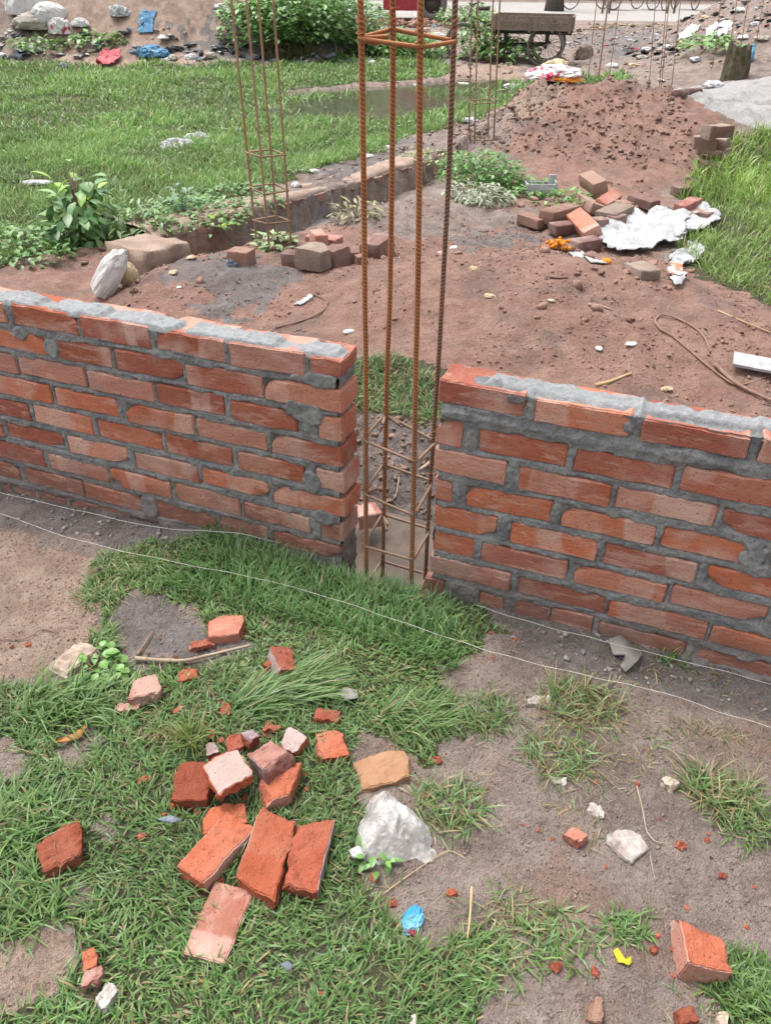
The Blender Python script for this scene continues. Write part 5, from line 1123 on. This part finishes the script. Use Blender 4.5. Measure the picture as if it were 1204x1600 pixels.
# big leaved plant
gp=hit(140,380);pl=weed(135,378,130,.19,.46,.12,.08,'tall broad leaved plant at the edge of the meadow',name='leafy_plant',cols=((.06,.14,.045),(.16,.27,.11)),cat='plant',stems=9,elr=(-1.0,.5))
weed(130,372,22,.17,.52,.11,.06,'lime green shoots at the top of the broad leaved plant',name='leafy_plant',cols=((.17,.30,.04),(.24,.38,.07)),cat='plant',stems=4,elr=(-.3,.9))
weed(300,345,520,.42,.12,.05,.034,'dense low clover like weeds along the far side of the footing',name='ground_weed',cols=((.06,.14,.035),(.13,.23,.07)),stems=6)
weed(375,318,420,.36,.11,.05,.034,'low clover like weeds behind the leaning cage',name='ground_weed',cols=((.06,.14,.035),(.13,.23,.07)),stems=6)
weed(288,345,50,.10,.26,.07,.04,'bluish green sapling above the old footing',cols=((.07,.15,.08),(.14,.22,.13)),stems=3)
weed(30,395,300,.4,.10,.06,.04,'leafy weeds at the meadow edge left of the broad leaved plant',name='ground_weed',cols=((.05,.12,.03),(.11,.21,.05)),stems=6)
weed(215,370,200,.25,.22,.08,.03,'mixed weeds between plant and footing block',name='ground_weed',cols=((.06,.13,.03),(.14,.22,.07)),stems=5)
# meadow
def meadow(name,n,x,y,mask,lab,l0,l1,w0,w1,seed,tall=1.,**k):
    X_,Y_=scatter(n,*x,*y,mask);m=len(X_);cl=fbm(X_*1.7,Y_*1.7,0,3,seed);pt=fbm(X_*.7,Y_*.7,0,3,seed+3)
    f=1+.10*np.clip(Y_-6,0,None)
    L=rng.uniform(l0,l1,m)*(1+.7*cl)*tall
    c=gcol(m,.05,**k)*(1+.5*cl[:,None])*(1+.3*pt[:,None])
    o=blades(name,np.stack([X_,Y_,H(X_,Y_)-.01],1),L,rng.uniform(w0,w1,m)*f,rng.uniform(.5,1.45,m),rng.uniform(0,6.28,m),rng.uniform(.2,1.6,m),c,segs=2,tipc=np.array([.32,.40,.14]))
    return tag(o,lab,'grass',kind='stuff')
MB=dict(base=(.15,.29,.072),yel=(.25,.37,.10),dk=(.075,.175,.045))
m0=lambda x,y:anyp(MEADOW[:1],x,y,.05,17)
meadow('meadow_grass',110000,(-7,1.8),(4.3,9.5),m0,'lush green meadow grass left of the old footing',.05,.13,.006,.010,61,**MB)
meadow('far_meadow_grass',75000,(-13,3),(9.5,17),m0,'green meadow grass around the puddle',.07,.15,.009,.014,63,**MB)
meadow('right_grass',42000,(1.9,6.),(3.0,8.5),lambda x,y:anyp(MEADOW[1:2],x,y,.05,17),'bright green grass slope beside the white plastic sheet',.06,.17,.005,.009,65,base=(.19,.32,.06),yel=(.30,.39,.09),dk=(.10,.19,.04))
meadow('puddle_grass',9000,(1.2,6.),(10,15),lambda x,y:anyp(MEADOW[2:3],x,y,.05,17),'strip of green grass by the puddle in front of the cart',.06,.15,.012,.02,67,**MB)
def shoreline(x,y): return anyp([PUD[0]],x,y,.05,71)&(fbm(x*1.5,y*1.5,0,3,73)>.22)
meadow('pond_grass',9000,(-3,4),(9,14.5),shoreline,'thin grass standing in the puddle',.10,.2,.008,.012,75,**MB)
# white rubbish in the meadow
crumple('plastic_bag',280,232,(.28,.16,.12),51,'white','white plastic bag lying in the meadow','bag',.4,4,.5,.2)
crumple('plastic_bag',308,222,(.26,.14,.11),52,'white','second white plastic bag touching the first in the meadow','bag',.4,4,.5,.5)
crumple('white_tray',56,288,(.26,.12,.04),53,'white','flat white tray in the meadow left of the plant','tray',.15,4,.5,.1)
for i,(u,v,s) in enumerate([(575,246,.10),(452,312,.09),(462,290,.10),(490,268,.09),(508,172,.12),(650,136,.14),(724,135,.22),(798,136,.2),(815,138,.12),(606,232,.08),(735,190,.16)]):
    crumple('plastic_scrap',u,v,(s,s*.6,s*.35),60+i,'white' if i%3 else 'sack','pale plastic scrap at the meadow or puddle edge','scrap',.4,3,.5,i*.9,group='scraps in the meadow')
crumple('litter_bag',865,128,(.52,.3,.16),75,'pinkw','pile of red and white plastic wrappers by the puddle','plastic bag',.45,4,.6)
crumple('litter_bag',878,127,(.36,.16,.08),76,'orange','orange wrapper under the red and white pile by the puddle','wrapper',.35,4,.6)
crumple('litter_bag',882,124,(.34,.2,.17),77,'redp','crumpled red wrapper on the pile by the puddle','wrapper',.4,4,.6)
# ---------------------------------------------------------------- rebar cages further off
def far_cage(base,top,w_,h,tz,label,lean=None,r=.007,mat='rustf',rot=.3,zb=None,flat=False):
    g_=G(*base) if flat else hit(*base)
    if zb is not None:g_[2]=zb
    root=empty('rebar_cage',g_);tag(root,label,'rebar cage','rebar column cages')
    rr=ray(*top);k=g_[1]/rr[1];tp=rr*k+np.array([0,0,CAMH]);d=(tp-g_)/(tp[2]-g_[2])
    cor=[(-1,-1),(1,-1),(1,1),(-1,1)];ca,sa=math.cos(rot),math.sin(rot);ps=[]
    for i,(a,b) in enumerate(cor):
        x,y=(a*ca-b*sa)*w_/2,(a*sa+b*ca)*w_/2;sp=1+.25*math.sin(i*2+base[0])
        pts=[np.array([x,y,-.1])+d*(-.1)*0+np.array([d[0],d[1],0])*z+np.array([x,y,0])*(.12*sp*z/h)+np.array([0,0,z+.0]) for z in np.linspace(0,h,9)]
        ps.append(np.array(pts));v,f=tube(pts,r,6);mk('bar',v,f,MAT[mat],root)
    for z in tz:
        t=z/h*8;P=[np.array([np.interp(t,range(9),p[:,i]) for i in range(3)]) for p in ps]
        c_=np.mean(P,0);P=[c_+(p-c_)*1.09+np.array([0,0,random.uniform(-.01,.01)]) for p in P];v,f=tube(P,.0055,5,closed=True);mk('tie',v,f,MAT[mat],root)
    return root
far_cage((430,388),(395,0),.15,2.9,(.12,.30,.48,.66,.85,1.9),'leaning rebar cage in the trench beside the old footing',rot=.66,zb=-.10,r=.007)
far_cage((752,217),(759,0),.19,3.0,(.1,.42,1.9),'rebar cage on the footing end beside the green bush',rot=.2,r=.008)
far_cage((931,150),(950,0),.20,3.0,(.15,1.9),'thin rebar cage behind the red spoil heap',rot=.6,r=.006,flat=True)
far_cage((1031,146),(1044,0),.22,3.0,(.15,1.9),'thin rebar cage right of the heap behind the sand',rot=.6,r=.006,flat=True)
far_cage((1140,128),(1160,0),.42,3.0,(.15,1.9),'wide spread rebar cage near the mossy stump',rot=.7,r=.006,flat=True)
# ---------------------------------------------------------------- spoil heap lumps and far litter
hm=lambda x,y:(H0(x,y)>.10)&(y<11)&(y>6.6)&(x<2.75)
crumbs('spoil_lumps',12000,hm,.006,.05,'clod','lumpy red earth of the spoil heap',(.6,4),(6.6,11),5)
crumbs('grey_spoil_lumps',2200,lambda x,y:hm(x,y)&(fbm(x*2,y*2,0,2,83)>.0),.01,.06,'mudc','grey brown earth lumps on the spoil heap',(.6,4),(6.6,11),3)
crumbs('trench_lumps',2500,lambda x,y:(segd(x,y,FOOT)[0]<.55),.012,.06,'mudc','loose dark earth along the trench',(-2,2.2),(5,10.5),3)
farbare=lambda x,y:(x>-.6)&(~anyp(MEADOW,x,y,.05,17))&(~anyp(PUD,x,y,.05,17))
crumbs('far_rubble',7000,lambda x,y:farbare(x,y)&(fbm(x*.8,y*.8,0,3,85)>-.2),.015,.10,'mudc','broken stones and dirt on the waste ground by the cart',(-10,13),(12.5,28),3)
crumbs('pale_litter',2600,lambda x,y:farbare(x,y)&(fbm(x*.6,y*.6,0,3,87)>.05),.03,.16,'sack','pale scraps of litter strewn on the waste ground',(-10,13),(13,27),3,flat=.3,jit=.3)
crumbs('red_litter',700,lambda x,y:farbare(x,y)&(fbm(x*.6,y*.6,0,3,88)>.1),.03,.14,'redp','reddish scraps of litter on the waste ground',(-8,13),(13,26),3,flat=.3,jit=.3)
crumbs('straw_litter',2600,lambda x,y:((np.hypot((x-6.5)/3.2,(y-25)/2.5)<1)|(np.hypot((x+9)/1.5,(y-17)/1.)<1)),.05,.22,'straw','tan straw and leaf litter in heaps',(-12,12),(14,29),2,flat=.3,jit=.3)
crumbs('dark_litter',1800,lambda x,y:(np.hypot((x+2.9)/1.2,(y-16.4)/.5)<1)|(np.hypot((x-6.)/1.6,(y-17.5)/2.)<1),.04,.2,'black','blackened rubbish lying in a strip',(-6,9),(14,21),2,flat=.3,jit=.3)
# white sacks on the left heap
def on(u,v): return hit(u,v)
crumple('rice_sack',48,22,(.75,.5,.62),91,'sack','big white sack on the earth heap at the meadow end','sack',.2,5,.6,.6,freq=1.0)
crumple('rice_sack',62,44,(.85,.5,.36),92,'sackd','flattened grey brown sack under the big white one','sack',.35,4,.6,.4)
crumple('rice_sack',82,36,(.62,.38,.42),93,'sack','second white sack beside the big one on the heap','sack',.2,5,.6,.9,freq=1.0)
crumple('litter_bag',96,55,(.34,.2,.34),94,'pinkw','red and white bag below the white sacks','bag',.45,4,.6)
crumple('litter_bag',187,27,(.28,.2,.22),95,'white','white bag on the brown earth heap','bag',.5,4,.6)
cloth('blue_sack',[(216,54),(218,36),(222,22),(246,22),(240,38),(240,55)],.05,'blue','faded blue sack spread on the brown earth heap','sack',.05,20)
crumple('blue_sack',240,90,(.50,.3,.22),96,'blue','crumpled blue and grey sack at the foot of the brown heap','sack',.4,4,.6)
cloth('red_mat',[(150,106),(156,92),(165,84),(190,86),(188,100),(172,106)],.10,'redp','faded red mat slumped at the meadow end','mat',.12,27)
crumple('litter_bag',128,46,(.28,.16,.16),98,'sack','pale bag between the white sacks and the brown heap','bag',.4,4,.6)
for i,(u,v,s) in enumerate([(55,80,.24),(40,82,.16),(100,105,.16),(270,93,.18),(262,96,.14),(300,92,.2),(312,95,.16),(330,90,.22),(345,18,.2),(355,22,.16),(420,75,.2),(428,90,.16),(440,58,.16),(438,85,.22),(395,92,.2),(545,70,.16),(690,72,.25),(684,60,.3),(676,42,.2),(665,50,.2),(616,32,.2)]):
    crumple('litter_scrap',u,v,(s,s*.7,s*.5),120+i,('white','sack','bluegrey','sackd')[i%4],'scrap of rubbish in the litter strip at the far edge of the meadow','rubbish',.45,3,.6,i*.7,group='rubbish along the meadow edge')
crumbs('strip_litter',900,lambda x,y:(y>15.9)&(y<16.9)&(fbm(x*2,y*2,0,2,99)>-.0)&(x<0),.05,.22,'sack','pale rags and scraps in the rubbish strip along the meadow',(-9,0),(15,17.5),2.5,flat=.35,jit=.3)
crumbs('strip_litter_dark',700,lambda x,y:(y>16.0)&(y<16.9)&(x<0)&(fbm(x*1.5,y*2,0,2,98)>.05),.05,.22,'bluegrey','grey rags and scraps in the rubbish strip along the meadow',(-9,0),(15,17.5),2.5,flat=.35,jit=.3)
cloth('tarpaulin',[(1100,55),(1115,40),(1145,38),(1140,50),(1120,62),(1105,64)],.05,'sack','white torn sheet on the rubbish slope','sheet',.10,22)
cloth('tarpaulin',[(1058,58),(1078,42),(1092,44),(1080,58),(1065,66)],.05,'sack','pale torn sheet low on the rubbish slope','sheet',.08,24)
for i,(u,v,s) in enumerate([(1010,80,.2),(1030,82,.24),(1040,75,.2),(990,105,.2),(955,105,.2),(1000,92,.18),(1085,95,.2),(1068,72,.24),(1155,18,.2),(1165,5,.18),(1180,40,.2),(1100,30,.2),(1160,60,.16),(1190,65,.2),(1112,136,.22),(868,110,.5)]):
    crumple('litter_scrap',u,v,(s,s*.7,s*.4),160+i,('sack','sackd','white','sacky')[i%4],'scrap of rubbish on the waste slope near the thin rebar cages','rubbish',.45,3,.6,i*.7,group='rubbish on the waste slope')
twig('brickwork',[(1055,150),(1075,145),(1095,143)],.05,'old','short reddish brickwork lying at the edge of the sand heap','brickwork')  # reddish brick edge, drawn as a rounded tube
# mossy stump and blue can
V=[];nr,ns=14,28;g_=hit(1145,124)
for i in range(nr):
    for k in range(ns):
        a=k/ns*6.283;t=i/(nr-1);r_=.17*(1.25-.35*t)*(1+.22*mn.noise(Vector((math.cos(a)*2.5,math.sin(a)*2.5,t*.8)))+.12*mn.noise(Vector((math.cos(a)*7,math.sin(a)*7,t*2))));top=.42+.16*mn.noise(Vector((math.cos(a)*1.6,math.sin(a)*1.6,7)))
        V.append((r_*math.cos(a),r_*math.sin(a)*.8,-.1+t*(top+.1)))
F=[(i*ns+k,i*ns+(k+1)%ns,(i+1)*ns+(k+1)%ns,(i+1)*ns+k) for i in range(nr-1) for k in range(ns)];V.append((0,0,.3));F+=[((nr-1)*ns+k,(nr-1)*ns+(k+1)%ns,len(V)-1) for k in range(ns)]
tag(crisp(mk('tree_stump',V,F,MAT['moss'],loc=g_),50),'dark mossy split stump at the edge of the sand heap','stump')
g_=hit(1170,96);tag(mk('blue_can',*join([tube([(0,0,.0),(0,0,.20)],.05,10),tube([(0,0,.2),(0,0,.235)],[.045,.03],10)]),MAT['wrap'],loc=g_),'small upright blue can by the mossy stump','can')
# shrubs behind the meadow
BU=dict(name='bush',cat='bush')
for i,(u,v,n,rad,h,lab) in enumerate([(430,70,1500,1.0,.95,'leafy green bush at the left end of the hedge behind the meadow'),(480,62,1800,1.1,1.0,'thick green bush in the middle of the hedge behind the meadow'),(530,66,1500,1.0,.8,'green bush at the right end of the hedge behind the cage'),(600,82,700,.8,.4,'low bush between the hedge and the cart'),(650,84,500,.7,.32,'low creeping bush left of the cart wheel'),(755,92,450,.45,.75,'leafy weed growing up under the cart'),(790,95,400,.6,.38,'green weed patch below the cart tray'),(725,40,400,.8,.5,'bush beyond the cart front wheel'),(640,14,300,.8,.4,'bush beside the red truck'),(745,32,250,.5,.5,'shrub at the cart handle'),(155,70,200,.5,.2,'weed patch on the heap below the pale bag'),(60,78,200,.5,.2,'weed patch below the white sacks'),(1118,78,220,.6,.2,'weed patch on the waste slope')]):
    weed(u,v,n,rad,h,.13,.085,lab,stems=10,cols=((.08,.17,.045),(.17,.29,.09)),**BU)
tuft(450,82,700,.5,.15,.35,.02,(.6,1.4),'dry straw coloured grass below the hedge',dead=.75)
# ---------------------------------------------------------------- cart
def cart():
    w0=hit(848,104);w1=hit(868,90)
    root=empty('cargo_cart',w0);tag(root,'weathered wooden three wheeled cargo cart on the waste ground','cart')
    W_=.98;Lb=1.42;bed=.56;rw=.31
    root.rotation_euler=(0,0,R_(-12))
    # local: x along cart (rear at +x), y depth; near wheel at origin
    def wheel(c,r,mat):
        h=empty('wheel',c);h.parent=root
        v,f=tube([(r*math.cos(a),0,r*math.sin(a)) for a in np.linspace(0,2*math.pi,40,endpoint=False)],.022,8,closed=True);mk('tyre',v,f,MAT['rubber'],h)
        v,f=tube([((r-.035)*math.cos(a),0,(r-.035)*math.sin(a)) for a in np.linspace(0,2*math.pi,40,endpoint=False)],.010,6,closed=True);mk('rim',v,f,MAT['iron'],h)
        v,f=tube([(0,-.05,0),(0,.05,0)],.035,10);mk('hub',v,f,MAT['iron'],h)
        v,f=join([tube([(0,.02*(-1)**i,0),((r-.035)*math.cos(a),0,(r-.035)*math.sin(a))],.003,4) for i,a in enumerate(np.linspace(0,2*math.pi,18,endpoint=False))]);mk('spoke',v,f,MAT['iron'],h)
        return h
    wheel((0,0,rw),rw,'rubber');wheel((0,W_*.86,rw),rw,'rubber');fw=wheel((-1.55,W_*.43,rw*.98),rw*.95,'rubber')
    x0,x1=-.98,.44;y0,y1=-.06,W_*.92
    for i in range(7):
        yy=y0+.05+i*(y1-y0-.1)/6;v,f=box(((x0+x1)/2,yy,bed),(x1-x0-.06,.128,.022));mk('floor_plank',v,f,MAT['wood'],root,False)
    for k,(yy) in enumerate((y0,y1)):
        for j in range(2): v,f=box(((x0+x1)/2,yy,bed+.05+.105*j),(x1-x0,.026,.098));mk('side_plank',v,f,MAT['wood'],root,False)
        for xx in(x0+.05,x0+.68,x0+1.08,x1-.05): v,f=box((xx,yy+(-.022 if k==0 else .022),bed+.08),(.04,.018,.24));mk('side_batten',v,f,MAT['wood'],root,False)
    for xx in(x0,x1):
        for j in range(2): v,f=box((xx,(y0+y1)/2,bed+.05+.105*j),(.026,y1-y0-.03,.098));mk('end_plank',v,f,MAT['wood'],root,False)
    v,f=join([box(((x0+x1)/2,y0+.2,bed-.05),(x1-x0,.05,.06)),box(((x0+x1)/2,y1-.2,bed-.05),(x1-x0,.05,.06)),tube([(0,-.06,rw),(0,W_*.92,rw)],.02,8),
      tube([(.0,.16,rw),(.0,.16,bed-.03)],.025,6),tube([(0,W_*.7,rw),(0,W_*.7,bed-.03)],.025,6),tube([(-.75,.2,bed-.03),(-.75,.2,.30)],.022,6),tube([(-.75,W_*.66,bed-.03),(-.75,W_*.66,.30)],.022,6),
      tube([(0,.2,rw),(-.75,.2,.28),(-1.2,W_*.43,.26)],.018,6),tube([(0,W_*.66,rw),(-.75,W_*.66,.28),(-1.2,W_*.43,.26)],.018,6)]);mk('chassis',v,f,MAT['iron'],root)
    v,f=join([tube([(-1.2,W_*.43,.26),(-1.32,W_*.43,.80)],.018,6),tube([(-1.55,W_*.43,.31),(-1.42,W_*.43,.85)],.016,6),tube([(-1.2,W_*.43,.30),(-1.44,W_*.43,.74)],.018,6),tube([(-.98,W_*.43,bed),(-1.42,W_*.43,.72)],.018,6)]);mk('front_frame',v,f,MAT['iron'],root)
    v,f=tube([(-1.30,W_*.43-.26,.93),(-1.42,W_*.43-.1,.88),(-1.42,W_*.43+.1,.88),(-1.30,W_*.43+.26,.93)],.014,6);mk('handlebar',v,f,MAT['iron'],root)
    v,f=join([box((-1.2,W_*.43,.84),(.24,.15,.06))]);mk('saddle',v,f,MAT['iron'],root)
cart()
crumple('prop_stone',910,92,(.34,.3,.34),181,'conc','squarish stone propped behind the cart wheel','stone',.2,4,.6)
crumple('prop_stone',873,100,(.22,.18,.16),182,'conc','small stone under the cart wheel','stone',.25,4,.6)
# ---------------------------------------------------------------- road side
def truck():
    p=G(690,14);root=empty('cargo_truck',(p[0],29.0,0));tag(root,'red truck parked at the road behind the cart','truck')
    v,f=join([box((0,0,.62),(5.2,.9,.22))]);mk('chassis',v,f,MAT['iron'],root,False)
    for i in range(4): v,f=box((-.0,0,.82+i*.28),(4.0,1.9,.26));mk('side_board',v,f,MAT['redpaint'],root,False)
    v,f=join([box((2.6,0,1.3),(1.3,1.9,1.5)),box((3.3,0,.9),(.3,1.8,.7))]);mk('cab',v,f,MAT['redpaint'],root,False)
    v,f=box((2.9,0,1.72),(.75,1.92,.5));mk('window',v,f,MAT['iron'],root,False)
    for x in(-1.5,-.6,2.5):
        for y in(-.85,.85):
            h=mk('wheel',*tube([(.33*math.cos(a),0,.33*math.sin(a)) for a in np.linspace(0,6.283,24,endpoint=False)],.11,8,closed=True),MAT['rubber'],root,loc=(x,y,.44));mk('rim',*tube([(0,-.06,0),(0,.06,0)],.24,16),MAT['iron'],h)
    v,f=box((1.6,-.9,.42),(1.1,.25,.3));mk('tool_box',v,f,MAT['redpaint'],root,False)
    root.location.x=-1.3
truck()
g_=G(865,17);tag(mk('roadside_tree',*tube([(0,0,-.2),(.0,0,.3),(.03,.02,1.5),(.0,.05,3.2),(.15,.1,5.)],[.40,.33,.30,.27,.2],14),MAT['bark'],loc=(g_[0],g_[1],0)),'thick dark tree trunk at the road behind the cart','tree')
def rickshaw(x,y,lab,rz):
    root=empty('cycle_rickshaw',(x,y,0),(0,0,rz));tag(root,lab,'rickshaw','parked cycle rickshaws')
    for c in((0,-.42,.34),(0,.42,.34),(-1.5,0,.34)):
        h=mk('wheel',*tube([(.32*math.cos(a),0,.32*math.sin(a)) for a in np.linspace(0,6.283,28,endpoint=False)],.022,6,closed=True),MAT['rubber'],root,loc=c)
        mk('spoke',*join([tube([(0,0,0),(.31*math.cos(a),0,.31*math.sin(a))],.004,4) for a in np.linspace(0,6.283,12,endpoint=False)]),MAT['iron'],h)
    mk('frame',*join([tube([(0,-.42,.34),(0,.42,.34)],.025,6),tube([(0,0,.4),(-.8,0,.32),(-1.3,0,.9)],.025,6),tube([(-1.5,0,.34),(-1.3,0,.95)],.02,6)]),MAT['iron'],root)
    mk('seat',*join([box((.1,0,.75),(.6,.8,.16)),box((.38,0,1.05),(.12,.8,.5))]),MAT['redpaint'],root,False)
    mk('hood',*join([tube([(.35+.5*math.cos(a)*(-1),-.42+.84*b,1.1+.6*math.sin(a)) for a in np.linspace(0,1.9,8)],.03,5) for b in np.linspace(0,1,6)]),MAT['black'],root)
    mk('handlebar',*tube([(-1.15,-.25,1.0),(-1.3,-.1,.95),(-1.3,.1,.95),(-1.15,.25,1.0)],.015,5),MAT['iron'],root)
for i,(u,lab) in enumerate(((935,'cycle rickshaw parked on the road right of the tree trunk'),(990,'cycle rickshaw parked between two others on the road'),(1050,'cycle rickshaw parked at the road end behind the rubbish slope'))):
    p=G(u,12);rickshaw(p[0],p[1]-1.5,lab,.2+.3*i)
for i,u in enumerate((922,932,1018,1028)):
    p=G(u,16);tag(mk('stake',*tube([(0,0,-.1),(.03,0,1.4)],.04,6),MAT['wood'],loc=(p[0],p[1]-2,0)),'wooden stake at the roadside by the straw','stake','roadside stakes')
rb=empty('unseen_puddle_blocker',(0,46,0));tag(rb,'unseen long grey block added to darken the puddle reflection','blocker')  # tall block added out of view so the puddle mirrors less bright sky
mk('wall',*box((0,1.5,3.6),(110,3,7.6)),MAT['conc'],rb,False);mk('blocker_top',*box((0,1.4,7.5),(112,3.6,.25)),MAT['iron'],rb,False)
wv,wf=box((0,0,0),(1.4,.12,1.5));wm=mk('window',wv,wf,MAT['iron'],rb,False,loc=(-40,-.0,2.2))  # window panels only dress the added block
for i in range(1,24):
    o=wm.copy();COL.objects.link(o);o.parent=rb;o.location=(-40+(i%12)*7,0,2.2+3.1*(i//12))
crumbs('brick_heap',900,lambda x,y:np.hypot((x+.2)/2.2,(y-26.5)/.9)<1,.1,.26,'old','far heap of dark red brick rubble before the truck',(-3,3),(25,28),1.2)
